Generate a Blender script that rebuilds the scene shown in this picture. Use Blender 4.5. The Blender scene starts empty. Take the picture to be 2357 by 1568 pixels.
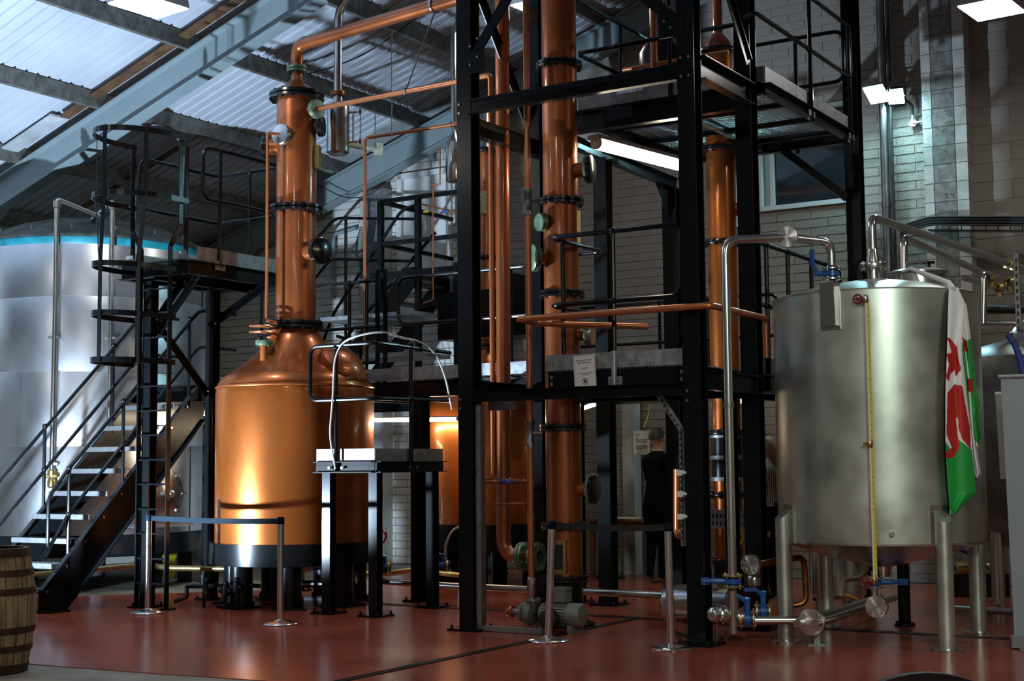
import bpy, math, random
from mathutils import Vector, Matrix
random.seed(7)
SC = bpy.context.scene
COL = SC.collection

# ------------------------------------------------------------------ camera
F_PX, CX, CY, EYE, HOR = 3273.0, 1178.5, 784.0, 1.45, 1069.0
PITCH = math.atan((HOR - CY) / F_PX); ROLL = math.radians(0.5)
FWD = Vector((0, math.cos(PITCH), math.sin(PITCH)))
_u0 = Vector((0, -math.sin(PITCH), math.cos(PITCH))); _r0 = Vector((1, 0, 0))
UP = math.cos(ROLL) * _u0 + math.sin(ROLL) * _r0
RT = math.cos(ROLL) * _r0 - math.sin(ROLL) * _u0
CAM = Vector((0, 0, EYE))
cd = bpy.data.cameras.new('camera'); cam = bpy.data.objects.new('camera', cd); COL.objects.link(cam)
cd.sensor_width = 36.0; cd.lens = F_PX * 36.0 / 2357.0; cd.clip_end = 200
cam.matrix_world = Matrix(((RT.x, UP.x, -FWD.x, CAM.x), (RT.y, UP.y, -FWD.y, CAM.y), (RT.z, UP.z, -FWD.z, CAM.z), (0, 0, 0, 1)))
SC.camera = cam

# ------------------------------------------------------------------ world, exposure
SC.view_settings.view_transform = 'Standard'; SC.view_settings.look = 'None'
SC.view_settings.gamma = 1.0; SC.view_settings.use_curve_mapping = False
SC.view_settings.exposure = 0.0
wd = bpy.data.worlds.new('world'); SC.world = wd; wd.use_nodes = True
wd.node_tree.nodes['Background'].inputs[0].default_value = (0.02, 0.022, 0.026, 1)
wd.node_tree.nodes['Background'].inputs[1].default_value = 0.25
SC.cycles.max_bounces = 5; SC.cycles.diffuse_bounces = 2; SC.cycles.glossy_bounces = 3; SC.cycles.transmission_bounces = 2
SC.cycles.use_adaptive_sampling = True; SC.cycles.adaptive_threshold = 0.04; SC.cycles.use_light_tree = False
SC.cycles.sample_clamp_indirect = 4.0
SC.cycles.caustics_reflective = False; SC.cycles.caustics_refractive = False

# light strengths, one place
L_HIGHBAY = 32.0
L_TUBE = 22.0
L_WALLFLOOD = 190.0
L_KEY = 2900.0
KEY_LOC = (-5.42, 12.9, 0.6); KEY_AIM = (-3.2, 17.2, 5.3)
def flood_light(name, loc, aim, watts, col, angle, size=0.12, blend=0.3):
    ld = bpy.data.lights.new(name, 'SPOT'); ld.energy = watts; ld.color = col; ld.spot_size = math.radians(angle)
    ld.spot_blend = blend; ld.shadow_soft_size = size
    o = bpy.data.objects.new(name, ld); COL.objects.link(o)
    o.location = loc; o.rotation_euler = (Vector(aim) - Vector(loc)).to_track_quat('-Z', 'Y').to_euler()
    return o
flood_light('tank_fill_light', (2.6, -2.2, 5.6), (3.1, 11.4, 1.75), 1500.0, (0.86, 1.0, 0.84), 24, .35, .6)  # added fill spot behind the viewpoint, brightens the steel tank
flood_light('key_flood_light', KEY_LOC, KEY_AIM, L_KEY, (0.60, 0.79, 1.0), 125, .05, .25)

# ------------------------------------------------------------------ plant grid: s across the gable, t towards it
ANG = math.radians(32.0)
E1 = Vector((math.cos(ANG), -math.sin(ANG), 0)); E2 = Vector((math.sin(ANG), math.cos(ANG), 0)); EZ = Vector((0, 0, 1))
ORG = Vector((-0.38, 12.70, 0))
def W(s, t, z=0.0): return ORG + E1 * s + E2 * t + EZ * z
def G2(s, t): return E1 * s + E2 * t
def ray(u, v): return FWD + RT * ((u - CX) / F_PX) - UP * ((v - CY) / F_PX)
def onT(u, v, t):
    d = ray(u, v); return CAM + d * (((ORG - CAM).dot(E2) + t) / d.dot(E2))
def onS(u, v, s):
    d = ray(u, v); return CAM + d * (((ORG - CAM).dot(E1) + s) / d.dot(E1))
def onZ(u, v, z=0.0):
    d = ray(u, v); return CAM + d * ((z - EYE) / d.z)
def onY(u, v, y):
    d = ray(u, v); return CAM + d * (y / d.y)

# ------------------------------------------------------------------ mesh builder
def perp(d, up=EZ):
    d = d.normalized(); x = d.cross(up)
    if x.length < 1e-4: x = d.cross(Vector((0, 1, 0)) if abs(d.y) < .9 else Vector((1, 0, 0)))
    x.normalize(); y = x.cross(d).normalized()
    return x, y
def fillet(pts, r, n=5):
    pts = [Vector(p) for p in pts]
    if r <= 0 or len(pts) < 3: return pts
    out = [pts[0]]
    for a, b, c in zip(pts, pts[1:], pts[2:]):
        d1 = (a - b); d2 = (c - b); l1, l2 = d1.length, d2.length
        if l1 < 1e-6 or l2 < 1e-6: continue
        k = min(r, l1 * .49, l2 * .49); p1 = b + d1 / l1 * k; p2 = b + d2 / l2 * k
        for i in range(n + 1):
            f = i / n; out.append(p1 * (1 - f) ** 2 + b * (2 * f * (1 - f)) + p2 * f * f)
    out.append(pts[-1]); return out
class MB:
    def __init__(s): s.v = []; s.f = []; s.m = []
    def add(s, vs, fs, mi=0):
        b = len(s.v); s.v += [Vector(p) for p in vs]; s.f += [tuple(i + b for i in f) for f in fs]; s.m += [mi] * len(fs); return s
    def hexa(s, p, mi=0):
        return s.add(p, [(0, 3, 2, 1), (4, 5, 6, 7), (0, 1, 5, 4), (1, 2, 6, 5), (2, 3, 7, 6), (3, 0, 4, 7)], mi)
    def box(s, c, x, y, z, mi=0):          # centre and three half-axes
        c = Vector(c)
        return s.hexa([c - x - y - z, c + x - y - z, c + x + y - z, c - x + y - z, c - x - y + z, c + x - y + z, c + x + y + z, c - x + y + z], mi)
    def gbox(s, s0, s1, t0, t1, z0, z1, mi=0):   # box on the plant grid
        return s.hexa([W(s0, t0, z0), W(s1, t0, z0), W(s1, t1, z0), W(s0, t1, z0), W(s0, t0, z1), W(s1, t0, z1), W(s1, t1, z1), W(s0, t1, z1)], mi)
    def bar(s, p0, p1, w, h, up=EZ, mi=0):
        p0, p1 = Vector(p0), Vector(p1); x, y = perp(p1 - p0, up)
        return s.box((p0 + p1) / 2, x * (w / 2), (p1 - p0) / 2, y * (h / 2), mi)
    def prism(s, poly, d, mi=0):           # polygon (3d points) extruded along d
        n = len(poly); d = Vector(d); a = [Vector(p) for p in poly]
        return s.add(a + [p + d for p in a], [tuple(range(n))[::-1], tuple(range(n, 2 * n))] + [(i, (i + 1) % n, n + (i + 1) % n, n + i) for i in range(n)], mi)
    def section(s, prof, p0, p1, up=EZ, mi=0):
        p0, p1 = Vector(p0), Vector(p1); x, y = perp(p1 - p0, up)
        return s.prism([p0 + x * a + y * b for a, b in prof], p1 - p0, mi)
    def ibeam(s, p0, p1, h=.2, b=.2, tf=.016, tw=.012, up=EZ, mi=0):
        H, B, T = h / 2, b / 2, tw / 2
        pr = [(-B, -H), (B, -H), (B, -H + tf), (T, -H + tf), (T, H - tf), (B, H - tf), (B, H), (-B, H), (-B, H - tf), (-T, H - tf), (-T, -H + tf), (-B, -H + tf)]
        return s.section(pr, p0, p1, up, mi)
    def channel(s, p0, p1, h=.16, b=.06, t=.01, up=EZ, mi=0, flip=1):
        H = h / 2; pr = [(0, -H), (flip * b, -H), (flip * b, -H + t), (flip * t, -H + t), (flip * t, H - t), (flip * b, H - t), (flip * b, H), (0, H)]
        return s.section(pr, p0, p1, up, mi)
    def tube(s, pts, r, n=10, bend=0.0, closed=False, mi=0, cap=True):
        pts = fillet(pts, bend) if bend else [Vector(p) for p in pts]
        q = [pts[0]]
        for p in pts[1:]:
            if (p - q[-1]).length > 1e-5: q.append(p)
        pts = q; m = len(pts)
        if isinstance(r, (list, tuple)):
            rs = []
            for i in range(m):
                f = i / max(1, m - 1) * (len(r) - 1); k = min(int(f), len(r) - 2); rs.append(r[k] + (r[k + 1] - r[k]) * (f - k))
        else: rs = [r] * m
        tan = []
        for i in range(m):
            if closed: d = pts[(i + 1) % m] - pts[i - 1]
            else: d = pts[min(i + 1, m - 1)] - pts[max(i - 1, 0)]
            tan.append(d.normalized())
        x, y = perp(tan[0]); vs = []
        for i in range(m):
            x = (x - tan[i] * x.dot(tan[i])); x.normalize(); y = tan[i].cross(x)
            for k in range(n):
                a = 2 * math.pi * k / n; vs.append(pts[i] + (x * math.cos(a) + y * math.sin(a)) * rs[i])
        fs = []
        for i in range(m if closed else m - 1):
            j = (i + 1) % m
            for k in range(n): fs.append((i * n + k, i * n + (k + 1) % n, j * n + (k + 1) % n, j * n + k))
        if cap and not closed: fs += [tuple(range(n))[::-1], tuple(range((m - 1) * n, m * n))]
        return s.add(vs, fs, mi)
    def lathe(s, prof, c, axis=EZ, n=32, mi=0, a0=0.0, a1=2 * math.pi):  # prof: (r, h) along axis
        c = Vector(c); axis = Vector(axis).normalized(); x, y = perp(axis, EZ if abs(axis.z) < .9 else Vector((0, 1, 0)))
        full = abs(a1 - a0 - 2 * math.pi) < 1e-6; k = n if full else n + 1; vs = []; fs = []
        for r, h in prof:
            for i in range(k):
                a = a0 + (a1 - a0) * i / n; vs.append(c + axis * h + (x * math.cos(a) + y * math.sin(a)) * r)
        for j in range(len(prof) - 1):
            for i in range(n):
                i2 = (i + 1) % k; fs.append((j * k + i, j * k + i2, (j + 1) * k + i2, (j + 1) * k + i))
        return s.add(vs, fs, mi)
    def cyl(s, c, axis, r, h, n=16, mi=0):
        return s.lathe([(0, 0), (r, 0), (r, h), (0, h)], c, axis, n, mi)
    def ball(s, c, r, n=10, mi=0, sz=1.0):
        m = max(5, n // 2 + 1)
        return s.lathe([(max(1e-4, r * math.sin(math.pi * i / m)), -r * sz * math.cos(math.pi * i / m)) for i in range(m + 1)], c, EZ, n, mi)
    def flange(s, c, axis, r, th, rb=None, nb=8, br=.012, hole=0.0, n=28, mi=0, mib=0):
        axis = Vector(axis).normalized(); c = Vector(c); h = th / 2
        s.lathe([(hole, -h), (r * .985, -h), (r, -h * .8), (r, h * .8), (r * .985, h), (hole, h)], c, axis, n, mi)
        x, y = perp(axis, EZ if abs(axis.z) < .9 else Vector((0, 1, 0))); rb = rb or r * .84
        for i in range(nb):
            a = 2 * math.pi * (i + .5) / nb
            s.cyl(c + (x * math.cos(a) + y * math.sin(a)) * rb - axis * (h + br * 1.3), axis, br, th + br * 2.6, 6, mib)
        return s
    def build(s, name, mats, parent=None, smooth=True, ang=35):
        me = bpy.data.meshes.new(name); o0 = ORIGIN.get(parent.name, Vector()) if parent else Vector()
        me.from_pydata([tuple(p - o0) for p in s.v], [], s.f)
        if not isinstance(mats, (list, tuple)): mats = [mats]
        for m in mats: me.materials.append(M[m] if isinstance(m, str) else m)
        if len(mats) > 1: me.polygons.foreach_set('material_index', s.m)
        if smooth:
            me.polygons.foreach_set('use_smooth', [True] * len(me.polygons)); me.set_sharp_from_angle(angle=math.radians(ang))
        me.update()
        o = bpy.data.objects.new(name, me); COL.objects.link(o)
        if parent: o.parent = parent; ORIGIN[o.name] = o0
        else: ORIGIN[o.name] = Vector()
        return o
ORIGIN = {}
def thing(name, label, cat, loc, group=None):
    o = bpy.data.objects.new(name, None); COL.objects.link(o); o.location = loc; o.empty_display_size = .1
    ORIGIN[o.name] = Vector(loc); return tag(o, label, cat, group)
def tag(o, label, cat, group=None):
    o['label'] = label; o['category'] = cat
    if group: o['group'] = group
    return o
def stuff(o): o['kind'] = 'stuff'; return o
def struct(o, label=None):
    o['kind'] = 'structure'
    if label: o['label'] = label
    return o
def single(mb, name, mats, label, cat, base, group=None, **k):     # a thing that is one mesh, with its origin at its base
    o = mb.build(name, mats, None, **k)
    b = Vector(base); o.data.transform(Matrix.Translation(-b)); o.location = b; ORIGIN[o.name] = b
    return tag(o, label, cat, group)
def copy_tree(o, loc, label=None):
    def rec(a, par):
        c = a.copy(); COL.objects.link(c); c.parent = par
        for ch in a.children: rec(ch, c)
        return c
    c = rec(o, None); c.location = loc
    if label: c['label'] = label
    return c

# ------------------------------------------------------------------ materials
M = {}
def mat(name, col, metal=0.0, rough=.5, var=0.0, vscale=3.0, col2=None, bump=0.0, bscale=60.0, stretch=(1, 1, 1), rvar=0.0, coat=0.0, emit=None, estr=0.0, aniso=0.0, spec=None, alpha=None, sheen=0, trans=0):
    m = bpy.data.materials.new(name); m.use_nodes = True; nt = m.node_tree; b = nt.nodes['Principled BSDF']; N = nt.nodes.new; Lk = nt.links.new
    b.inputs['Base Color'].default_value = (*col, 1); b.inputs['Metallic'].default_value = metal; b.inputs['Roughness'].default_value = rough
    if coat: b.inputs['Coat Weight'].default_value = coat; b.inputs['Coat Roughness'].default_value = .08
    if spec is not None: b.inputs['Specular IOR Level'].default_value = spec
    if trans: b.inputs['Transmission Weight'].default_value = trans
    if aniso: b.inputs['Anisotropic'].default_value = aniso
    if emit: b.inputs['Emission Color'].default_value = (*emit, 1); b.inputs['Emission Strength'].default_value = estr
    if var or bump or rvar:
        tc = N('ShaderNodeTexCoord'); mp = N('ShaderNodeMapping'); mp.inputs['Scale'].default_value = stretch; Lk(tc.outputs['Object'], mp.inputs[0])
        if var or rvar:
            nz = N('ShaderNodeTexNoise'); nz.inputs['Scale'].default_value = vscale; nz.inputs['Detail'].default_value = 3; nz.inputs['Roughness'].default_value = .5; Lk(mp.outputs[0], nz.inputs['Vector'])
            if var:
                c2 = col2 or tuple(c * .45 for c in col); rp = N('ShaderNodeValToRGB'); rp.color_ramp.elements[0].position = .5 - .3 / max(var, .01) * .5; rp.color_ramp.elements[1].position = .5 + .3 / max(var, .01) * .5
                rp.color_ramp.elements[0].position = max(0, rp.color_ramp.elements[0].position); rp.color_ramp.elements[1].position = min(1, rp.color_ramp.elements[1].position)
                rp.color_ramp.elements[0].color = (*c2, 1); rp.color_ramp.elements[1].color = (*col, 1); Lk(nz.outputs['Fac'], rp.inputs[0]); Lk(rp.outputs[0], b.inputs['Base Color'])
            if rvar:
                mr = N('ShaderNodeMapRange'); mr.inputs['From Min'].default_value = .3; mr.inputs['From Max'].default_value = .7; mr.inputs['To Min'].default_value = max(.02, rough - rvar); mr.inputs['To Max'].default_value = rough + rvar; Lk(nz.outputs['Fac'], mr.inputs[0]); Lk(mr.outputs[0], b.inputs['Roughness'])
        if bump:
            n2 = N('ShaderNodeTexNoise'); n2.inputs['Scale'].default_value = bscale; n2.inputs['Detail'].default_value = 3; Lk(mp.outputs[0], n2.inputs['Vector'])
            bp = N('ShaderNodeBump'); bp.inputs['Strength'].default_value = bump; bp.inputs['Distance'].default_value = .02; Lk(n2.outputs['Fac'], bp.inputs['Height']); Lk(bp.outputs[0], b.inputs['Normal'])
    M[name] = m; return m
mat('copper', (.47, .135, .04), .62, .36, var=.9, vscale=2.2, col2=(.30, .075, .02), rvar=.05, bump=.06, bscale=9, stretch=(1, 1, .35), coat=.7)
mat('copper_pot', (.44, .118, .020), .70, .33, var=.5, vscale=1.7, col2=(.29, .070, .011), rvar=.04, stretch=(1.2, 1.2, .5), coat=.4)
mat('copper_pipe', (.66, .235, .10), .75, .34, var=.25, vscale=3, col2=(.54, .18, .07), coat=.4)
mat('copper_dark', (.40, .14, .05), .85, .35, var=.7, vscale=8)
mat('verdigris', (.24, .36, .24), .55, .42, var=.9, vscale=14, col2=(.12, .16, .09))
mat('brass', (.72, .55, .25), .95, .3, var=.5, vscale=20)
mat('black_paint', (.004, .005, .006), 0, .24, spec=.30)
mat('black_matte', (.006, .006, .006), 0, .6, spec=.10)
mat('black_flange', (.006, .007, .008), .1, .22, coat=.4)
mat('black_rubber', (.012, .012, .013), 0, .55)
mat('steel', (.64, .64, .61), 1, .235, var=.2, vscale=3, col2=(.54, .53, .51), rvar=.02)
mat('steel_bright', (.75, .75, .74), 1, .18, rvar=.05, vscale=20)
mat('steel_tank', (.68, .74, .68), .92, .36, var=.8, vscale=3.2, col2=(.50, .54, .49), rvar=.065)
_m = mat('steel_turned', (.82, .82, .82), 1, .30, aniso=.85); _t = _m.node_tree.nodes.new('ShaderNodeTangent'); _t.direction_type = 'RADIAL'; _t.axis = 'Z'
_m.node_tree.links.new(_t.outputs[0], _m.node_tree.nodes['Principled BSDF'].inputs['Tangent'])
mat('steel_dark', (.32, .31, .30), 1, .38, var=.8, vscale=4, col2=(.16, .155, .15))
mat('aluminium_clad', (.78, .81, .86), 1, .335, var=.6, vscale=2.5, col2=(.62, .64, .68), rvar=.04, bump=.05, bscale=2.2, stretch=(1, 1, .5))
mat('galvanised', (.40, .42, .43), .75, .48, var=.8, vscale=16, col2=(.25, .26, .27), rvar=.1)
mat('galvanised_dull', (.20, .21, .215), .7, .55, var=.6, vscale=16, col2=(.13, .135, .14))
mat('dome_dark', (.10, .105, .10), .1, .65, var=1.0, vscale=5, col2=(.03, .035, .03))
mat('turquoise', (.02, .30, .38), 0, .45, var=.6, vscale=8)
mat('rafter_paint', (.30, .37, .39), 0, .5, var=.35, vscale=2, col2=(.22, .28, .30))
mat('purlin_steel', (.28, .27, .24), .5, .5, var=.9, vscale=9, col2=(.14, .135, .12))
mat('roof_sheet', (.66, .70, .78), 0, .5, var=.5, vscale=1.2, col2=(.50, .53, .60))
mat('roof_trim', (.66, .68, .70), 0, .6, var=.5, vscale=3)
mat('timber_brown', (.17, .085, .04), 0, .7, var=.8, vscale=7)
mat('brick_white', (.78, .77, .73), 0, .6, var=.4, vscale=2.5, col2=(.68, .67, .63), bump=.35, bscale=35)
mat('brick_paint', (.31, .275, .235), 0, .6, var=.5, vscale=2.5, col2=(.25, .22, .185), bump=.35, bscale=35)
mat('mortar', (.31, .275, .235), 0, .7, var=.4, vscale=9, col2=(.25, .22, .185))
mat('block_bare', (.30, .29, .26), 0, .85, var=.8, vscale=14, bump=.5, bscale=80)
mat('block_white', (.68, .67, .62), 0, .6, var=.4, vscale=4, bump=.3, bscale=50)
mat('wall_plain', (.70, .72, .66), 0, .8)
mat('door_white', (.80, .81, .80), 0, .45)
mat('pale_frame', (.66, .70, .68), 0, .45)
mat('floor_red', (.42, .092, .053), 0, .215, var=.5, vscale=1.2, col2=(.30, .064, .038), rvar=.035, spec=.5)
mat('concrete', (.33, .31, .27), 0, .75, var=.9, vscale=2.5, col2=(.20, .185, .155), bump=.1, bscale=40)
mat('drain_dark', (.035, .033, .03), .4, .5, var=.6, vscale=30)
mat('glass_dark', (.012, .018, .022), 0, .05, spec=.6)
mat('glass_clear', (.85, .88, .86), 0, .05, trans=.9)
mat('blue_paint', (.015, .09, .34), 0, .32, coat=.3)
mat('red_plastic', (.24, .008, .02), 0, .35, coat=.3)
mat('red_hose', (.45, .03, .025), 0, .4)
mat('yellow_tape', (.72, .56, .02), 0, .45)
mat('white_plastic', (.75, .75, .72), 0, .4)
mat('white_cable', (.62, .62, .60), 0, .5)
mat('green_cable', (.12, .35, .08), 0, .5)
mat('grey_plastic', (.20, .21, .21), 0, .5)
mat('motor_grey', (.23, .25, .22), .2, .42)
mat('paper', (.78, .77, .74), 0, .7)
mat('ink', (.03, .03, .03), 0, .8)
mat('ink_red', (.55, .04, .03), 0, .8)
mat('belt_blue', (.002, .009, .017), 0, .75, spec=.12)
mat('flag_white', (.94, .95, .98), 0, .6)
mat('flag_green', (.02, .40, .07), 0, .55)
mat('flag_red', (.55, .018, .016), 0, .55)
mat('flag_pole_blue', (.03, .05, .30), 0, .6)
mat('oak', (.40, .29, .15), 0, .7, var=1.0, vscale=7, col2=(.17, .115, .055), stretch=(3, 3, .5), bump=.2, bscale=30)
mat('oak_head', (.36, .26, .15), 0, .7, var=.8, vscale=6)
mat('hoop_rust', (.10, .055, .035), .6, .6, var=.8, vscale=14)
mat('banner_grey', (.28, .32, .37), 0, .5)
mat('wood_table', (.32, .16, .06), 0, .5, var=.7, vscale=6)
mat('skin', (.55, .30, .21), 0, .5)
mat('cloth_black', (.005, .005, .006), 0, .9, spec=.1)
mat('hair_dark', (.05, .035, .025), 0, .6)
mat('hair_blond', (.38, .25, .12), 0, .55)
mat('shoe_brown', (.12, .07, .04), 0, .5)
mat('lamp_warm', (.9, .9, .85), 0, .5, emit=(1.0, .86, .62), estr=L_TUBE)
mat('lamp_warm_strong', (.9, .9, .85), 0, .5, emit=(1.0, .84, .58), estr=L_TUBE * 2.2)
mat('lamp_warm_dim', (.9, .9, .85), 0, .5, emit=(1.0, .86, .62), estr=L_TUBE * .3)
mat('lamp_white_front', (.9, .9, .9), 0, .5, emit=(1.0, .96, .90), estr=L_HIGHBAY * 1.8)  # boosted glow for the out-of-frame lamps, lifts the foreground floor
mat('lamp_white', (.9, .9, .9), 0, .5, emit=(1.0, .97, .92), estr=L_HIGHBAY)
mat('lamp_cool', (.9, .9, .9), 0, .5, emit=(.45, .90, 1.0), estr=L_WALLFLOOD)
mat('lamp_off', (.62, .66, .55), 0, .4)
mat('lamp_body', (.52, .53, .52), 0, .4)
def stripes(name, c1, c2, scale):
    m = mat(name, c1, 0, .8); nt = m.node_tree; tc = nt.nodes.new('ShaderNodeTexCoord'); w = nt.nodes.new('ShaderNodeTexWave'); w.inputs['Scale'].default_value = scale; w.bands_direction = 'X'
    rp = nt.nodes.new('ShaderNodeValToRGB'); rp.color_ramp.elements[0].position = .45; rp.color_ramp.elements[1].position = .55; rp.color_ramp.elements[0].color = (*c1, 1); rp.color_ramp.elements[1].color = (*c2, 1)
    nt.links.new(tc.outputs['Object'], w.inputs['Vector']); nt.links.new(w.outputs['Fac'], rp.inputs[0]); nt.links.new(rp.outputs[0], nt.nodes['Principled BSDF'].inputs['Base Color'])
stripes('striped_blouse', (.05, .045, .045), (.55, .50, .45), 14)
# ================================================================== THE BUILDING
ROOF_A, ROOF_K = 8.05, 0.335            # underside of the purlins: z = ROOF_A + ROOF_K * s
RIDGE_S = 7.0
S_EAVE, T_FRONT, T_WALL, S_RIGHT = -9.6, -16.0, 6.5, 15.5
def roofz(s): return ROOF_A + ROOF_K * (s if s <= RIDGE_S else 2 * RIDGE_S - s)
# floor: concrete slab with a red resin coating on top
mb = MB(); mb.gbox(-13, 18, -18, 8, -.25, -.006)
struct(mb.build('floor', 'concrete'), 'bare grey concrete slab beneath the red floor coating')
mb = MB()
q = [W(-6.3, -1.0), W(-6.6, -2.2), onZ(-60, 1512), onZ(75, 1529), onZ(300, 1546), onZ(700, 1573), onZ(1000, 1660), W(3.0, -18), W(18, -18), W(18, 6.4), W(-4.3, 6.4), W(-4.3, 2.3), W(-6.3, .2)]
mb.prism([p - EZ * .006 for p in q][::1], EZ * .006)
fl = mb.build('floor', 'floor_red', smooth=False); struct(fl, 'glossy brick-red resin floor coating')
# drains let into the floor
def drain(name, a, b, w, label):
    a, b = Vector(a), Vector(b); d = (b - a).normalized(); x = d.cross(EZ); e = struct(bpy.data.objects.new(name, None), label); COL.objects.link(e); ORIGIN[e.name] = Vector()
    mb = MB(); mb.box((a + b) / 2 + EZ * .0015, x * (w / 2), (b - a) / 2, EZ * .001); mb.build('drain_channel', 'black_rubber', e)
    mb = MB()
    for k in (-1, 1): mb.bar(a + x * k * w * .46 + EZ * .004, b + x * k * w * .46 + EZ * .004, w * .1, .006)
    n = int((b - a).length / .035)
    for i in range(n):
        p = a + d * (.0175 + i * .035) + EZ * .004; mb.bar(p - x * w * .45, p + x * w * .45, .018, .005)
    stuff(mb.build('drain_grate', 'drain_dark', e, smooth=False))
drain('floor_drain', W(.88, -7), W(.88, 1.42), .075, 'steel slot drain running from the camera towards the tower')
drain('floor_drain', W(-2.2, 1.5), W(9, 1.5), .10, 'steel slot drain crossing behind the tower base')

# ---- gable wall with its bricks
WIN = (.18, 1.52, 4.66, 5.95); PIL = (2.37, 2.88); DOOR = (-5.60, -4.62, 4.02, 5.82)
mb = MB()
def wall_piece(s0, s1, z0, z1): mb.gbox(s0, s1, T_WALL, T_WALL + .25, z0, z1)
for s0, s1, zt in ((-10, -9.2, 5.3), (-9.2, -8.2, 5.75), (-8.2, -6.9, 6.15), (-6.9, DOOR[0], 6.7), (DOOR[1], -3.2, 7.4), (-3.2, -1.6, 8.0), (-1.6, WIN[0], 8.6), (WIN[1], 5, 10), (5, 16, 10.6)): wall_piece(s0, s1, 0, zt)
wall_piece(DOOR[0], DOOR[1], 0, DOOR[2]); wall_piece(DOOR[0], DOOR[1], DOOR[3], 7.0); wall_piece(WIN[0], WIN[1], 0, WIN[2]); wall_piece(WIN[0], WIN[1], WIN[3], 9.2)
wb = struct(mb.build('wall_back', 'mortar', smooth=False), 'pale painted brick gable wall behind the stills')
BR = {}
def brick_mesh(L, h, dark):
    k = (round(L, 3), round(h, 3), dark)
    if k not in BR:
        x, z, d = L / 2 - .005, h / 2 - .005, .009; c = .004
        v = [(-x, 0, -z), (x, 0, -z), (x, 0, z), (-x, 0, z), (-x + c, -d, -z + c), (x - c, -d, -z + c), (x - c, -d, z - c), (-x + c, -d, z - c)]
        me = bpy.data.meshes.new('brick'); me.from_pydata(v, [], [(4, 5, 6, 7), (0, 1, 5, 4), (1, 2, 6, 5), (2, 3, 7, 6), (3, 0, 4, 7)]); me.materials.append(M[dark]); BR[k] = me
    return BR[k]
rest = MB(); restw = MB(); cand = []
CH, BL = .1125, .45
def emit(s0, s1, zc, h, m):
    if s1 - s0 < .06: return
    for a, b, c, d in (WIN, DOOR):
        if zc + h / 2 > c + .01 and zc - h / 2 < d - .01 and s1 > a + .005 and s0 < b - .005:
            if s0 < a - .05: emit(s0, a, zc, h, m)
            if s1 > b + .05: emit(b, s1, zc, h, m)
            return
    cand.append((s0, s1, zc, h, m))
for r in range(int(9.2 / CH)):
    z = (r + .5) * CH; s = -9.5 + (r % 2) * BL / 2
    while s < PIL[0]:
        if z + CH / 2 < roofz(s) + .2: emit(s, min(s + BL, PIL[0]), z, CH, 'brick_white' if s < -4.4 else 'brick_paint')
        s += BL
for r in range(int(8.4 / .225)):
    z = (r + .5) * .225; s = PIL[1] - (r % 2) * .225
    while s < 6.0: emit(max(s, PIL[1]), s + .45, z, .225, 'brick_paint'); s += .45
def prio(c):
    s, z = (c[0] + c[1]) / 2, c[2]
    if s > 2.88: return 0 if (3.2 < z < 7.0 and s < 4.2) else 3
    if 1.5 < s < 2.37 and 3.0 < z < 7.2: return 0
    if 0.0 < s < 2.0 and 3.0 < z < 4.7: return 1
    if -7.3 < s < -5.6 and 3.2 < z < 5.4: return 2
    return 3
cand.sort(key=prio)
for i, (s0, s1, zc, h, m) in enumerate(cand):
    c = W((s0 + s1) / 2, T_WALL, zc)
    if i < 296:
        o = bpy.data.objects.new('brick', brick_mesh(s1 - s0, h, m)); COL.objects.link(o); o.location = c + E2 * random.uniform(-.0015, .0015); o.rotation_euler = (random.uniform(-.004, .004), 0, -ANG); o.parent = wb
    else:
        x, zz, d, k = (s1 - s0) / 2 - .005, h / 2 - .005, .009, .004
        b = [c - E1 * x - EZ * zz, c + E1 * x - EZ * zz, c + E1 * x + EZ * zz, c - E1 * x + EZ * zz]
        f = [c - E1 * (x - k) - EZ * (zz - k) - E2 * d, c + E1 * (x - k) - EZ * (zz - k) - E2 * d, c + E1 * (x - k) + EZ * (zz - k) - E2 * d, c - E1 * (x - k) + EZ * (zz - k) - E2 * d]
        (restw if m == 'brick_white' else rest).add(b + f, [(4, 5, 6, 7), (0, 1, 5, 4), (1, 2, 6, 5), (2, 3, 7, 6), (3, 0, 4, 7)])
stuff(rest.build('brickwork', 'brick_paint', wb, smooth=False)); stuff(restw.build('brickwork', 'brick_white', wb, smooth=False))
# pilaster of bare and painted blocks
mb = MB(); mb.gbox(PIL[0], PIL[1], 6.24, 6.5, 0, 10); pl = struct(mb.build('trim_1', 'mortar', smooth=False), 'blockwork pilaster beside the window, half bare and half white')
for r in range(34):
    z0 = r * .225
    mid = PIL[0] + (.12 if r % 2 else .115)
    for s0, s1, t0, t1, m in ((PIL[0], mid, 6.225, 6.25, 'block_white'), (mid, PIL[1] - .13, 6.225, 6.25, 'block_bare'), (PIL[1] - .13, PIL[1] + .012, 6.225, 6.5, 'block_white')):
        mb = MB(); mb.gbox(s0 + .004, s1 - .004, t0, t1, z0 + .004, z0 + .221); mb.build('block', m, pl, smooth=False)
# other walls of the hall, out of frame
mb = MB(); mb.gbox(S_EAVE - .3, S_EAVE, T_FRONT, T_WALL, 0, 5.2); struct(mb.build('wall_left', 'wall_plain', smooth=False), 'plain side wall under the low eave')
mb = MB(); mb.gbox(S_RIGHT, S_RIGHT + .3, T_FRONT, T_WALL, 0, 8.2); struct(mb.build('wall_right', 'wall_plain', smooth=False), 'plain side wall far right of the hall')
mb = MB(); mb.gbox(S_EAVE, S_RIGHT, T_FRONT - .3, T_FRONT, 0, 11); struct(mb.build('wall_front', 'wall_plain', smooth=False), 'plain end wall behind the viewpoint')

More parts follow.
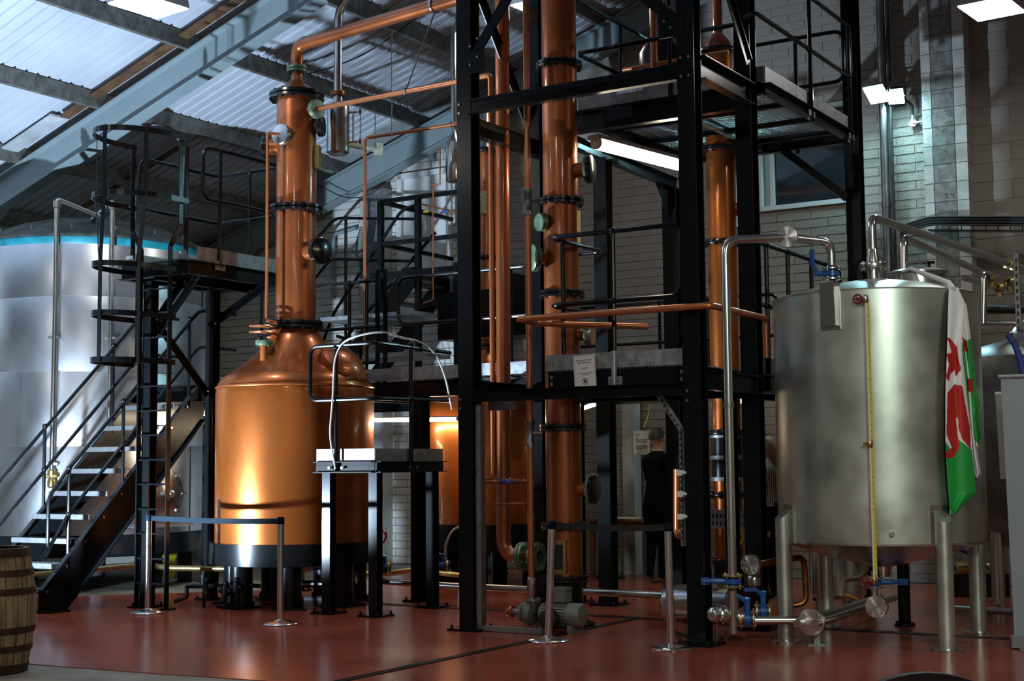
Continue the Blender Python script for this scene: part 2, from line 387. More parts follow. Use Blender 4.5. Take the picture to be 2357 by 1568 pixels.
# ---- roof: rafters, purlins, corrugated sheets
cl = struct(bpy.data.objects.new('ceiling', None), 'sloping roof of ribbed pale metal sheets'); COL.objects.link(cl); ORIGIN[cl.name] = Vector()
def sheet(t0, n, sa, sb):
    # ribbed sheet spanning n ribs from t0; ribs run up the slope
    pr = []; P = .1667
    for i in range(n):
        b = t0 + i * P; pr += [(b, 0), (b + .118, 0), (b + .128, .030), (b + .1567, .030)]
    pr.append((t0 + n * P, 0)); k = len(pr); mb = MB()
    za, zb = roofz(sa) + .20, roofz(sb) + .20
    mb.add([W(sa, t, za + z) for t, z in pr] + [W(sb, t, zb + z) for t, z in pr], [(i, i + 1, k + i + 1, k + i) for i in range(k - 1)])
    return mb.build('roof_sheet', 'roof_sheet', cl, smooth=False)
t = T_WALL - .02
while t > T_FRONT - 1:
    sheet(t - 1.0, 6, S_EAVE - .3, RIDGE_S); sheet(t - 1.0, 6, RIDGE_S, S_RIGHT + .3); t -= 1.0
i = 0
for t in (6.2, 1.5, -3.4, -8.3, -13.2):
    for sa, sb in ((S_EAVE + .1, RIDGE_S), (S_RIGHT - .1, RIDGE_S)):
        i += 1; mb = MB(); a, b = W(sa, t, roofz(sa) - .21), W(sb, t, roofz(sb) - .21); x = (b - a).normalized()
        mb.ibeam(a, b, .40, .19, .022, .014, up=x.cross(E2) if x.cross(E2).z > 0 else -x.cross(E2))
        e = struct(mb.build('rafter', 'rafter_paint', cl, smooth=False))
        mb = MB(); mb.ibeam(W(sa, t, 0), W(sa, t, roofz(sa)), .40, .19, .022, .014, up=E1); mb.build('roof_column', 'rafter_paint', cl, smooth=False)
        mb = MB()
        mb.prism([W(sa, t - .09, roofz(sa) - .4), W(sa + (1.2 if sa < sb else -1.2), t - .09, roofz(sa) + ROOF_K * 1.2 - .42), W(sa, t - .09, roofz(sa) - .95)], E2 * .18); mb.build('haunch', 'rafter_paint', cl, smooth=False)
for k in range(-3, 8):
    s = -4.95 + 1.5 * k
    if s < S_EAVE or s > RIDGE_S + .2: continue
    z = roofz(s); mb = MB()
    mb.section([(-.035, 0), (.035, 0), (.035, .006), (-.027, .006), (-.027, .19), (.04, .19), (.04, .198), (-.035, .198)], W(s, T_WALL - .05, z), W(s, T_FRONT, z)); mb.build('purlin', 'purlin_steel', cl, smooth=False)
    s2 = 2 * RIDGE_S - s
    if s2 < S_RIGHT:
        mb = MB(); mb.bar(W(s2, T_WALL, z + .1), W(s2, T_FRONT, z + .1), .07, .2); mb.build('purlin', 'purlin_steel', cl, smooth=False)
# white lining strips that follow the rafters, brown timber batten, flashing at the gable
for t0, t1, sa, sb, z, m, nm in ((1.14, 1.39, -9.3, -7.0, .12, 'roof_trim', 'roof_lining'), (1.24, 1.39, -6.95, -3.0, .10, 'timber_brown', 'timber_batten'), (5.85, 6.48, -9.3, -3.4, .172, 'roof_trim', 'roof_lining'), (3.2, 3.3, -8.9, -6.9, .06, 'timber_brown', 'timber_batten')):
    mb = MB(); mb.prism([W(sa, t0, roofz(sa) + z), W(sb, t0, roofz(sb) + z), W(sb, t1, roofz(sb) + z), W(sa, t1, roofz(sa) + z)], EZ * .025); mb.build(nm, m, cl, smooth=False)

# ---- window, door
win = struct(bpy.data.objects.new('window_1', None), 'wide dark window high in the gable wall with pale frame'); COL.objects.link(win); ORIGIN[win.name] = Vector()
a, b, c, d = WIN
for s0, s1, z0, z1, t0, t1 in ((a, b, c, c + .06, 6.46, 6.7), (a, b, d - .06, d, 6.46, 6.7), (a, a + .04, c, d, 6.46, 6.7), (b - .05, b, c, d, 6.46, 6.7), (a + .14, a + .19, c + .06, d, 6.5, 6.6)):
    mb = MB(); mb.gbox(s0, s1, t0, t1, z0, z1); mb.build('window_frame', 'pale_frame', win, smooth=False)
mb = MB(); mb.gbox(a + .04, a + .14, 6.53, 6.56, c + .06, d - .06); mb.build('window_panel', mat('panel_blue', (.38, .55, .58), 0, .4), win, smooth=False)
mb = MB(); mb.gbox(a + .19, b - .05, 6.55, 6.56, c + .06, d - .06); mb.build('window_pane', 'glass_dark', win, smooth=False)
mb = MB(); mb.gbox(a, b, 6.62, 6.75, c, d); mb.build('window_blind', 'black_rubber', win, smooth=False)
dr = struct(bpy.data.objects.new('door_1', None), 'white double door at the head of the upper stair'); COL.objects.link(dr); ORIGIN[dr.name] = Vector()
a, b, c, d = DOOR
for s0, s1, z0, z1 in ((a, a + .08, c, d), (b - .08, b, c, d), (a, b, d - .08, d)):
    mb = MB(); mb.gbox(s0, s1, 6.44, 6.62, z0, z1); mb.build('door_frame', 'door_white', dr, smooth=False)
for s0, s1 in ((a + .08, a + .56), (a + .57, b - .08)):
    mb = MB(); mb.gbox(s0, s1, 6.52, 6.57, c, d - .08); lf = mb.build('door_leaf', 'door_white', dr, smooth=False)
mb = MB(); mb.tube([W(a + .52, 6.5, 4.9), W(a + .52, 6.44, 4.9), W(a + .52, 6.44, 5.15), W(a + .52, 6.5, 5.15)], .012, 8, .03); mb.build('handle', 'steel', lf)
# blocks beside the door, notice strips
mb = MB(); mb.gbox(-6.15, -5.72, 6.25, 6.5, 0, 5.6); e = struct(mb.build('trim_2', 'block_white', smooth=False), 'white block pier left of the double door')
mb = MB(); mb.gbox(-6.02, -5.72, 6.21, 6.27, 3.2, 5.58); mb.build('steel_plate', 'galvanised', e, smooth=False)

# ---- ceiling lamps (high bays)
def highbay(s, t, z, label, w=.5, l=.62, rot=5, m='lamp_white'):
    e = thing('high_bay_lamp', label, 'lamp', W(s, t, z), 'high bay lamps under the roof')
    r = math.radians(rot); x = (E1 * math.cos(r) - E2 * math.sin(r)) * (w / 2); y = (E2 * math.cos(r) + E1 * math.sin(r)) * (l / 2); c = W(s, t, z)
    mb = MB(); mb.hexa([c - x - y + EZ * .012, c + x - y + EZ * .012, c + x + y + EZ * .012, c - x + y + EZ * .012, c - x * .94 - y * .94 + EZ * .17, c + x * .94 - y * .94 + EZ * .17, c + x * .94 + y * .94 + EZ * .17, c - x * .94 + y * .94 + EZ * .17]); mb.build('housing', 'lamp_body', e, smooth=False)
    mb = MB(); mb.box(c + EZ * .006, x * .96, y * .96, EZ * .006); mb.build('diffuser', m, e, smooth=False)
    for k in (-1, 1):
        mb = MB(); mb.tube([c + y * .6 * k + EZ * .17, W(s, t, min(roofz(s), 9.5)) + y * .2 * k], .004, 6); mb.build('hanger', 'steel_dark', e)
highbay(-3.27, -.80, 6.0, 'bright square ceiling lamp at top left below the roof sheets')
highbay(3.74, 3.97, 6.0, 'bright square ceiling lamp at top right near the pilaster')
highbay(-1.15, 3.3, 6.72, 'bright square ceiling lamp above the copper swan-neck pipe')
for s, t, lb in ((-4.6, -6.2, 'square ceiling lamp out of the picture on the left'), (1.2, -6.6, 'square ceiling lamp high above the foreground, out of the picture'), (6.8, -6.0, 'square ceiling lamp above and right of the viewpoint'), (8.2, .6, 'square ceiling lamp beyond the right edge of the picture'), (5.0, -13.6, 'added square ceiling lamp behind the viewpoint on the left'), (8.2, -13.6, 'added square ceiling lamp straight behind the viewpoint'), (11.4, -13.2, 'added square ceiling lamp behind the viewpoint on the right')):  # last three added out of view to brighten the steel tank
    highbay(s, t, 6.0, lb, m='lamp_white_front')
# ================================================================== COMMON FITTINGS
def P(mb, name, m, par, **k): return mb.build(name, m, par, **k)
def vdir(deg):          # horizontal direction: 0 = right of picture, 90 = away from the camera
    a = math.radians(deg); return Vector((math.cos(a), math.sin(a), 0))
def blind_port(par, c, d, r0, r, m_neck, m_disc, L, name='port', nb=8, disc_t=.03, cover=None):
    c = Vector(c); d = Vector(d).normalized()
    mb = MB(); mb.lathe([(r0, 0), (r0, L - disc_t)], c, d, 20); nk = P(mb, name, m_neck, par)
    mb = MB(); mb.flange(c + d * (L - disc_t * 1.2), d, r, disc_t * .8, nb=nb, br=.008, hole=r0 * .9); P(mb, 'port_flange', m_disc, nk)
    mb = MB(); mb.lathe([(r, -disc_t * .1), (r, disc_t * .8), (r * .9, disc_t * 1.1), (0.001, disc_t * 1.2)], c + d * (L - disc_t * .6), d, 24); P(mb, 'port_cover', cover or m_disc, nk)
    return nk
def foot_plate(par, p, w, bolts=True, m='black_paint', th=.02):
    mb = MB(); x, y = E1 * (w / 2), E2 * (w / 2); p = Vector(p); mb.box(p + EZ * (th / 2), x, y, EZ * (th / 2))
    if bolts:
        for a in (-.8, .8):
            for b in (-.8, .8): mb.cyl(p + x * a + y * b + EZ * th, EZ, .012, .03, 6)
    return P(mb, 'base_plate', m, par, smooth=False)
def bolts(par, pts, d, r=.012, m='steel'):
    for p in pts:
        mb = MB(); mb.cyl(Vector(p), d, r, .014, 8); P(mb, 'bolt', m, par)
def railing(par, posts, rails, r=.021, m='black_paint', bend=.09, zbase=None):
    for p in posts:
        a, b = Vector(p[0]), Vector(p[1]); mb = MB(); mb.tube([a, b], r, 10)
        for q in p[2:]: mb.ball(q, r * 1.55, 10)
        P(mb, 'post', m, par)
    for q in rails:
        mb = MB(); mb.tube(q, r, 10, bend); P(mb, 'rail', m, par)
def ball_valve(name, c, d, up, r, label, group=None, body='brass', handle='blue_paint', L=None, hl=.16, hd=None):
    c = Vector(c); d = Vector(d).normalized(); up = Vector(up).normalized(); L = L or r * 2.4
    e = thing(name, label, 'valve', c - up * r, group)
    mb = MB(); mb.lathe([(r * .55, -L / 2), (r * .55, -L * .2), (r * .8, -L * .18), (r * .8, L * .18), (r * .55, L * .2), (r * .55, L / 2)], c, d, 16); P(mb, 'valve_body', handle, e)
    for k in (-1, 1):
        mb = MB(); mb.flange(c + d * (L * .42 * k), d, r, L * .13, nb=4, br=r * .11, hole=r * .4, n=20); P(mb, 'flange', body, e)
    mb = MB(); mb.cyl(c + up * r * .6, up, r * .30, r * 1.2, 10); P(mb, 'valve_stem', handle, e)
    h = Vector(hd).normalized() if hd else d
    a = c + up * r * 1.75; x = h.cross(up).normalized()
    mb = MB(); mb.tube([a - h * r * .3, a + h * .03, a + h * hl * .45 + up * .03, a + h * hl + up * .03], [r * .22, r * .24, r * .2, r * .2], 8); mb.box(a + h * (hl * .7) + up * .03, h * hl * .34, x * r * .34, up * r * .15); P(mb, 'valve_handle', handle, e)
    return e
def handwheel(par, c, axis, r, m='red_plastic', name='handwheel'):
    c = Vector(c); axis = Vector(axis).normalized(); x, y = perp(axis, EZ if abs(axis.z) < .9 else Vector((0, 1, 0))); mb = MB()
    mb.tube([c + (x * math.cos(a * math.pi / 9) + y * math.sin(a * math.pi / 9)) * r for a in range(18)], r * .2, 8, closed=True)
    for k in range(5): mb.tube([c, c + (x * math.cos(k * 1.2566) + y * math.sin(k * 1.2566)) * r], r * .13, 6)
    mb.cyl(c - axis * r * .6, axis, r * .28, r * 1.1, 8); return P(mb, name, m, par)
def plant_pipe(name, pts, r, m, label, bend=.08, n=12, cat='pipe', clips=(), group=None):
    pts = [Vector(p) for p in pts]; mb = MB(); mb.tube(pts, r, n, bend)
    return single(mb, name, m, label, cat, min(pts, key=lambda p: p.z), group)

# ================================================================== MAIN COPPER STILL (left of the tower)
SC1 = (-3.04, 1.17)
def still_axis(s, t): return W(s, t, 0)
e = thing('copper_still', 'tall copper pot still with a bolted column, left of the black tower', 'still', W(*SC1))
c0 = W(*SC1)
mb = MB(); mb.lathe([(.84, .60), (.845, 2.20), (.835, 2.30), (.79, 2.38), (.72, 2.435), (.56, 2.54), (.42, 2.66), (.32, 2.78), (.25, 2.88), (.235, 2.945)], c0, EZ, 64); pot = P(mb, 'pot', 'copper_pot', e)
mb = MB(); mb.lathe([(.848, 2.275), (.853, 2.285), (.846, 2.30)], c0, EZ, 64); P(mb, 'shoulder_seam', 'copper', pot)
mb = MB(); mb.lathe([(.848, .66), (.90, .66), (.90, .44), (.6, .40), (.2, .34)], c0, EZ, 48); P(mb, 'support_ring', 'black_paint', e)
for k in range(7):
    a = math.radians(18 + k * 51.4); d = vdir(math.degrees(a)); p = c0 + d * .66
    mb = MB(); mb.lathe([(.12, .05), (.12, .44)], p, EZ, 16); mb.cyl(p + EZ * .02, EZ, .14, .05, 18); mb.box(p + EZ * .012 + d * .02, d * .17, d.cross(EZ) * .17, EZ * .012); P(mb, 'leg', 'black_paint', e)
for z0, z1 in ((2.985, 4.20), (4.26, 5.46)):
    mb = MB(); mb.lathe([(.216, z0), (.216, z1)], c0, EZ, 48); cs = P(mb, 'column_section', 'copper', e)
for z in (2.965, 4.23, 5.485):
    for dz in (-.022, .022):
        mb = MB(); mb.flange(c0 + EZ * (z + dz), EZ, .30, .034, rb=.272, nb=14, br=.013, hole=.21, n=40); P(mb, 'column_flange', 'black_flange', e)
mb = MB(); mb.lathe([(.26, 5.51), (.22, 5.53), (.16, 5.585), (.09, 5.64), (.063, 5.68), (.063, 5.76)], c0, EZ, 40); P(mb, 'column_head', 'copper', e)
for dz in (-.018, .02):
    mb = MB(); mb.flange(c0 + EZ * (5.79 + dz), EZ, .112, .03, nb=6, br=.011, hole=.06); P(mb, 'head_flange', 'verdigris', e)
# ports on the column
blind_port(e, c0 + EZ * 3.74 + vdir(-42) * .17, vdir(-42), .085, .145, 'copper', 'black_flange', .25)
blind_port(e, c0 + EZ * 5.01 + vdir(-118) * .17, vdir(-118), .085, .115, 'copper', 'verdigris', .12, cover='steel_bright')
blind_port(e, c0 + EZ * 4.93 + vdir(178) * .19, vdir(178), .085, .12, 'copper', 'black_flange', .17)
blind_port(e, c0 + EZ * 5.30 + vdir(-38) * .19, vdir(-38), .06, .105, 'copper', 'verdigris', .14)
blind_port(e, c0 + EZ * 5.15 + vdir(-5) * .19, vdir(-5), .07, .115, 'copper', 'black_flange', .10)
mb = MB(); d = vdir(-6); mb.box(c0 + d * .235 + EZ * 4.80, d * .03, d.cross(EZ) * .06, EZ * .13); P(mb, 'sight_frame', 'brass', e)
# stub with green flange on the shoulder, and the tube coil above it
p = c0 + vdir(-122) * .50 + EZ * 2.62
mb = MB(); mb.tube([p - EZ * .14, p + EZ * .10], .045, 16); st = P(mb, 'stub', 'copper', e)
mb = MB(); mb.flange(p + EZ * .12, EZ, .09, .05, nb=4, br=.011, hole=.04); P(mb, 'stub_flange', 'verdigris', st)
mb = MB(); k0 = c0 + vdir(-140) * .40 + EZ * 2.83
pts = [k0 + vdir(a * 20) * .14 + EZ * (.14 * (1 - a / 40)) for a in range(41)]; pts.append(c0 + EZ * 2.82 + vdir(-110) * .26); mb.tube(pts, .014, 8); P(mb, 'tube_coil', 'copper_pipe', e)
# manhole on the shoulder
md = (vdir(-32) * .72 + EZ * .70).normalized(); mc = c0 + vdir(-27) * .55 + EZ * 2.46
mb = MB(); mb.lathe([(.26, -.12), (.25, .06), (.27, .07), (.27, .10)], mc, md, 32); mh = P(mb, 'manhole', 'copper_pot', e)
mb = MB(); mb.lathe([(.27, .10), (.275, .12), (.25, .15), (.18, .20), (.10, .225), (.001, .235)], mc, md, 32); P(mb, 'manhole_lid', 'copper', mh)
x, y = perp(md); mb = MB(); mb.tube([mc + x * -.27 + md * .1, mc + x * -.22 + md * .26 + y * .06, mc + md * .33 + y * .12, mc + x * .12 + md * .3 + y * .2], .018, 8, .08); P(mb, 'lid_arm', 'black_paint', mh)
for k in range(3):
    a = 2.2 + k * 1.5; q = mc + (x * math.cos(a) + y * math.sin(a)) * .29 + md * .08
    mb = MB(); mb.box(q, x * .03, y * .012, md * .05); P(mb, 'lid_clamp', 'steel', mh)
handwheel(mh, mc + x * .28 - y * .16 + md * .03, x, .04)

# ---- pipes from the main still
top = c0 + EZ * 5.78
lyne_end = W(-.07, .7, 5.80)
mb = MB(); mb.tube([top, top + EZ * .28, W(-.07, .70, 6.04), W(-.07, .7, 5.5), W(-.10, .70, .60), W(.22, .70, .60)], .068, 18, .16)
e = thing('vapour_pipe', 'thick copper vapour pipe sweeping from the main still to the tower and down', 'pipe', W(-.1, .7, .53)); P(mb, 'pipe_run', 'copper', e)
for q in (.10, .135, .24, .275):
    mb = MB(); mb.flange(W(q, .70, .60), E1, .135, .03, nb=8, br=.013, hole=.06); P(mb, 'flange', 'verdigris', e)
mb = MB(); mb.lathe([(.072, -.03), (.072, .03)], W(-.10, .7, .78), EZ, 18); mb.lathe([(.072, -.02), (.072, .02)], top + EZ * .29 + G2(.12, 0), (W(-.07, .7, 6.04) - top - EZ * .28), 18); P(mb, 'weld_band', 'copper', e)
h1 = top + EZ * .28 + (W(-.07, .70, 6.04) - top - EZ * .28) * .70
mb = MB(); mb.lathe([(.072, -.014), (.082, -.014), (.082, .014), (.072, .014)], h1, (W(-.07, .7, 6.04) - h1), 18); P(mb, 'pipe_clamp', 'steel', e)
a = c0 + EZ * 5.30 + vdir(-38) * .32
b = W(-.18, .66, 5.17)
plant_pipe('copper_pipe', [a, b, W(-.18, .66, 1.36)], .028, 'copper_pipe', 'copper pipe from the top of the main still turning down beside the tower', .06)
h2 = a + (b - a) * .545
mb = MB(); mb.tube([h1 - EZ * .08, h2 + EZ * .03], .008, 8); mb.lathe([(.03, -.012), (.038, -.012), (.038, .012), (.03, .012)], h2, b - a, 12)
single(mb, 'pipe_hanger', 'steel_dark', 'thin rod hanging the small copper pipe from the vapour pipe', 'hanger', h2)
# thin copper downpipe left of the column
q = c0 + EZ * 5.01 + vdir(-118) * .30
plant_pipe('copper_pipe', [q, q + vdir(200) * .13, q + vdir(200) * .13 - EZ * 2.02, k0 + EZ * .14 + vdir(0) * .14], .017, 'copper_pipe', 'thin copper pipe dropping down the left side of the main still column', .03, 10)
# second thin copper line right of the still, with its vertical leg
f0 = onT(840, 318, 2.4); f1 = onT(1050, 286, 2.6)
plant_pipe('copper_pipe', [f1 + (f1 - f0) * .3, f0, f0 - EZ * 2.55], .020, 'copper_pipe', 'thin copper pipe with a long drop between still and railings', .05, 10)
fm = f0 + (f1 - f0) * .30
mb = MB(); mb.tube([fm, fm + EZ * 1.22], .006, 6); mb.ball(fm, .03, 8); single(mb, 'pipe_hanger', 'galvanised', 'pale drop rod holding the upper thin copper pipe', 'hanger', fm)

# ---- steel expansion vessel beside the column head
vc = W(-2.93, 1.75, 4.93)
e = thing('expansion_vessel', 'slim stainless vessel with red valves hanging behind the still column', 'vessel', vc)
mb = MB(); mb.lathe([(.001, .0), (.10, .005), (.128, .03), (.128, .52), (.12, .56), (.055, .60), (.05, .70)], vc, EZ, 28); P(mb, 'vessel_body', 'steel', e)
mb = MB(); mb.flange(vc + EZ * .70, EZ, .085, .04, nb=4, br=.01, hole=.03); P(mb, 'flange', 'copper_dark', e)
mb = MB(); mb.tube([vc + EZ * .70, vc + EZ * 1.62, vc + EZ * 2.15 + E1 * .36], .046, 16, .08); P(mb, 'vent_pipe', 'steel', e)
for z in (.14, .48):
    a = vc + vdir(-12) * .12 + EZ * z; b = vc + vdir(-12) * .23 + EZ * z; mb = MB(); mb.tube([a, b], .012, 8); g = P(mb, 'gauge_arm', 'brass', e); handwheel(g, b + vdir(-12) * .03, vdir(-12), .028)
mb = MB(); a = vc + vdir(-12) * .18; mb.tube([a + EZ * .14, a + EZ * .48], .012, 8); P(mb, 'gauge_glass', 'white_plastic', e)
# second bottle-shaped vessel beside the tower
vc = onT(1046, 420, 3.2); vc = Vector(vc)
e = thing('expansion_vessel', 'bottle-shaped stainless vessel half hidden by the tower column', 'vessel', vc)
mb = MB(); mb.lathe([(.001, 0), (.085, .004), (.10, .03), (.10, .46), (.05, .56), (.03, .60), (.03, .72)], vc, EZ, 24); P(mb, 'vessel_body', 'steel', e)
mb = MB(); mb.flange(vc + EZ * .70, EZ, .06, .03, nb=4, br=.008, hole=.02); P(mb, 'flange', 'brass', e)
mb = MB(); mb.tube([vc + EZ * .70, vc + EZ * 1.85, vc + EZ * 2.2 + E1 * .3], .040, 14, .08); P(mb, 'vent_pipe', 'steel', e)
# unlit fluorescent hung on chains
a, b = onT(782, 328, 3.0), onT(868, 345, 3.4)
e = thing('fluorescent_lamp', 'unlit fluorescent batten hanging on chains behind the still', 'lamp', (a + b) / 2)
mb = MB(); mb.tube([a, b], .036, 10); P(mb, 'tube_cover', 'lamp_off', e)
mb = MB(); mb.bar(b - (b - a).normalized() * .02, b + (b - a).normalized() * .06, .10, .16); P(mb, 'end_cap', 'lamp_off', e)
for q in (.55, .95):
    p = a + (b - a) * q
    for k in range(14):
        mb = MB(); c = p + EZ * (.06 + k * .034); d = vdir(90 * (k % 2) + 20); mb.tube([c + (d * math.cos(j * .785) * .010 + EZ * math.sin(j * .785) * .021) for j in range(8)], .0035, 5, closed=True); P(mb, 'chain_link', 'galvanised', e)

# ================================================================== MIDDLE COLUMN inside the tower
cm = W(.555, .70)
e = thing('copper_column', 'slender copper rectifying column standing inside the black tower', 'still', cm)
zz = (.42, .89, 1.78, 3.0, 3.86, 5.15, 6.9)
for z0, z1 in zip(zz, zz[1:]):
    mb = MB(); mb.lathe([(.163, z0 + .02), (.163, z1 - .02)], cm, EZ, 40); P(mb, 'column_section', 'copper', e)
for z in zz[:-1]:
    for dz in (-.016, .016):
        mb = MB(); mb.flange(cm + EZ * (z + dz), EZ, .215, .026, rb=.195, nb=12, br=.011, hole=.16, n=36); P(mb, 'column_flange', 'black_flange', e)
mb = MB(); mb.lathe([(.165, .40), (.165, .04), (.20, .03), (.20, 0.0)], cm, EZ, 36); P(mb, 'plinth', 'black_paint', e)
mb = MB(); mb.flange(cm + EZ * .015, EZ, .27, .02, nb=8, br=.012); P(mb, 'base_plate', 'black_paint', e)
blind_port(e, cm + EZ * 4.15 + vdir(-20) * .13, vdir(-20), .07, .13, 'copper', 'verdigris', .17, cover='black_flange')
blind_port(e, cm + EZ * 3.66 + vdir(-150) * .13, vdir(-150), .03, .085, 'copper', 'verdigris', .10, nb=4)
blind_port(e, cm + EZ * 3.33 + vdir(-158) * .13, vdir(-158), .055, .125, 'copper', 'verdigris', .16)
blind_port(e, cm + EZ * 1.22 + vdir(-25) * .13, vdir(-25), .06, .135, 'copper', 'verdigris', .17, cover='black_flange')
blind_port(e, cm + EZ * 2.62 + vdir(-20) * .13, vdir(-20), .05, .10, 'copper', 'verdigris', .15, cover='steel')
blind_port(e, cm + EZ * 2.30 + vdir(-15) * .13, vdir(-15), .05, .10, 'copper', 'black_flange', .17)
for z, dg in ((.62, -112), (3.62, 0)):
    d = vdir(dg); x = d.cross(EZ); c = cm + EZ * z + d * .155
    mb = MB(); mb.box(c, d * .025, x * .075, EZ * .15); f = P(mb, 'sight_frame', 'brass', e)
    mb = MB(); mb.box(c + d * .027, d * .004, x * .045, EZ * .11); P(mb, 'sight_glass', 'glass_dark', f)
    for a in (-.06, .06):
        for b in (-.12, -.06, 0, .06, .12): mb = MB(); mb.cyl(c + x * a + EZ * b + d * .02, d, .008, .02, 6); P(mb, 'bolt', 'brass', f)
# feed pipe in front of it, down to the pump
fp = W(.49, .22)
e = thing('feed_pipe', 'straight copper pipe running down the tower front to the floor pump', 'pipe', fp + EZ * .25)
mb = MB(); mb.tube([fp + EZ * 6.6, fp + EZ * .30], .029, 14); P(mb, 'pipe_run', 'copper_pipe', e)
for z in (3.80, 1.72):
    mb = MB(); mb.lathe([(.035, -.12), (.042, -.12), (.042, -.07), (.036, -.06), (.036, .06), (.042, .07), (.042, .12), (.035, .12)], fp + EZ * z, EZ, 10); mb.tube([fp + EZ * z, fp + EZ * z + vdir(-8) * .11], .02, 8); P(mb, 'union', 'steel_dark', e)
mb = MB(); mb.lathe([(.03, .46), (.04, .45), (.04, .33), (.03, .30), (.03, .24)], fp, EZ, 10); P(mb, 'coupling', 'steel', e)
for z in (1.42, 1.28, .98):
    mb = MB(); mb.lathe([(.029, -.03), (.033, -.028), (.033, .028), (.029, .03)], fp + EZ * z, EZ, 12); P(mb, 'sleeve', 'copper_pipe', e)
q = W(.49, .22, 1.30)
plant_pipe('copper_pipe', [q + vdir(180) * .40, q + vdir(180) * .03], .022, 'copper_dark', 'short copper branch pipe with a blue lever valve at the tower', 0, 10)
ball_valve('lever_valve', q + vdir(180) * .25, vdir(0), vdir(-90), .032, 'blue lever valve on the short copper branch at the tower', body='steel_dark', hl=.12, L=.16)
q = W(.49, .22, 1.10)
plant_pipe('copper_pipe', [q + vdir(180) * .32, q + vdir(180) * .03], .013, 'copper_dark', 'thinner copper branch just below the blue lever valve', 0, 8)
# cross pipe in front of the lower platform
z = 2.70; a = W(.62, -.16, z)
plant_pipe('copper_pipe', [W(1.30, .95, z - .02), W(.66, .10, z - .02), a], .028, 'copper_pipe', 'copper pipe branching back under the tower handrail', .02, 12)
plant_pipe('copper_pipe', [a, W(2.42, -.16, z), W(2.42, 1.0, z - .01), W(2.42, 1.0, z - .35)], .028, 'copper_pipe', 'long copper pipe crossing the tower towards the steel tank', .05, 12)

# ================================================================== SECOND STILL, behind
c2 = W(-2.46, 4.1)
e = thing('copper_still', 'glowing orange copper still far behind, half hidden by the tower', 'still', c2)
mb = MB(); mb.lathe([(.80, .72), (.80, 2.1), (.76, 2.22), (.55, 2.42), (.3, 2.62), (.13, 2.8), (.11, 2.9)], c2, EZ, 56); P(mb, 'pot', 'copper_pot', e)
mb = MB(); mb.lathe([(.8, .75), (.88, .75), (.88, .45), (.2, .40)], c2, EZ, 40); P(mb, 'support_ring', 'black_paint', e)
for k in range(6):
    d = vdir(k * 60 + 20); mb = MB(); mb.cyl(c2 + d * .64, EZ, .10, .45, 14); P(mb, 'leg', 'black_paint', e)
zz = (2.9, 4.0, 5.35)
for z0, z1 in zip(zz, zz[1:]):
    mb = MB(); mb.lathe([(.115, z0 + .02), (.115, z1 - .02)], c2, EZ, 32); P(mb, 'column_section', 'copper', e)
for z in zz:
    mb = MB(); mb.flange(c2 + EZ * z, EZ, .165, .045, nb=8, br=.011, hole=.11); P(mb, 'column_flange', 'black_flange', e)
mb = MB(); mb.lathe([(.115, 5.36), (.10, 5.42), (.05, 5.5), (.045, 5.9)], c2, EZ, 24); P(mb, 'column_head', 'steel', e)
d = vdir(-115); x = d.cross(EZ); c = c2 + EZ * 4.68 + d * .11; mb = MB(); mb.box(c, d * .02, x * .05, EZ * .14); P(mb, 'sight_frame', 'brass', e)

# ================================================================== RIGHT COLUMN behind the tower
c3 = W(1.16, 3.0)
e = thing('copper_column', 'copper column glowing orange behind the right tower legs', 'still', c3)
zz = (.45, 1.12, 1.75, 3.72, 4.7, 5.75)
for z0, z1 in zip(zz, zz[1:]):
    mb = MB(); mb.lathe([(.15, z0 + .02), (.15, z1 - .02)], c3, EZ, 36); P(mb, 'column_section', 'copper_pot', e)
for z in zz:
    mb = MB(); mb.flange(c3 + EZ * z, EZ, .20, .045, nb=10, br=.011, hole=.14); P(mb, 'column_flange', 'black_flange', e)
mb = MB(); mb.lathe([(.16, .44), (.16, 0.0)], c3, EZ, 30); P(mb, 'plinth', 'black_paint', e)
mb = MB(); mb.lathe([(.15, 5.75), (.13, 5.85), (.05, 5.95), (.05, 6.3)], c3, EZ, 24); P(mb, 'column_head', 'copper', e)
blind_port(e, c3 + EZ * 4.08 + vdir(-12) * .12, vdir(-12), .055, .10, 'copper', 'black_flange', .19)
mb = MB(); mb.lathe([(.045, 3.9), (.045, 5.6)], c3 + vdir(30) * .2, EZ, 14); P(mb, 'reflux_pipe', 'steel', e)
mb = MB(); mb.lathe([(.022, .5), (.022, 5.2)], c3 + vdir(5) * .25, EZ, 12); P(mb, 'riser_pipe', 'copper_pipe', e)
for z in (1.06, 1.28, 1.50):    # bolted steel collar section
    mb = MB(); mb.lathe([(.17, -.02), (.185, -.02), (.185, .02), (.17, .02)], c3 + EZ * (z + .22), EZ, 30); P(mb, 'collar', 'galvanised', e)
mb = MB(); mb.lathe([(.165, 1.28), (.165, 1.70)], c3, EZ, 30); P(mb, 'collar_band', 'black_flange', e)
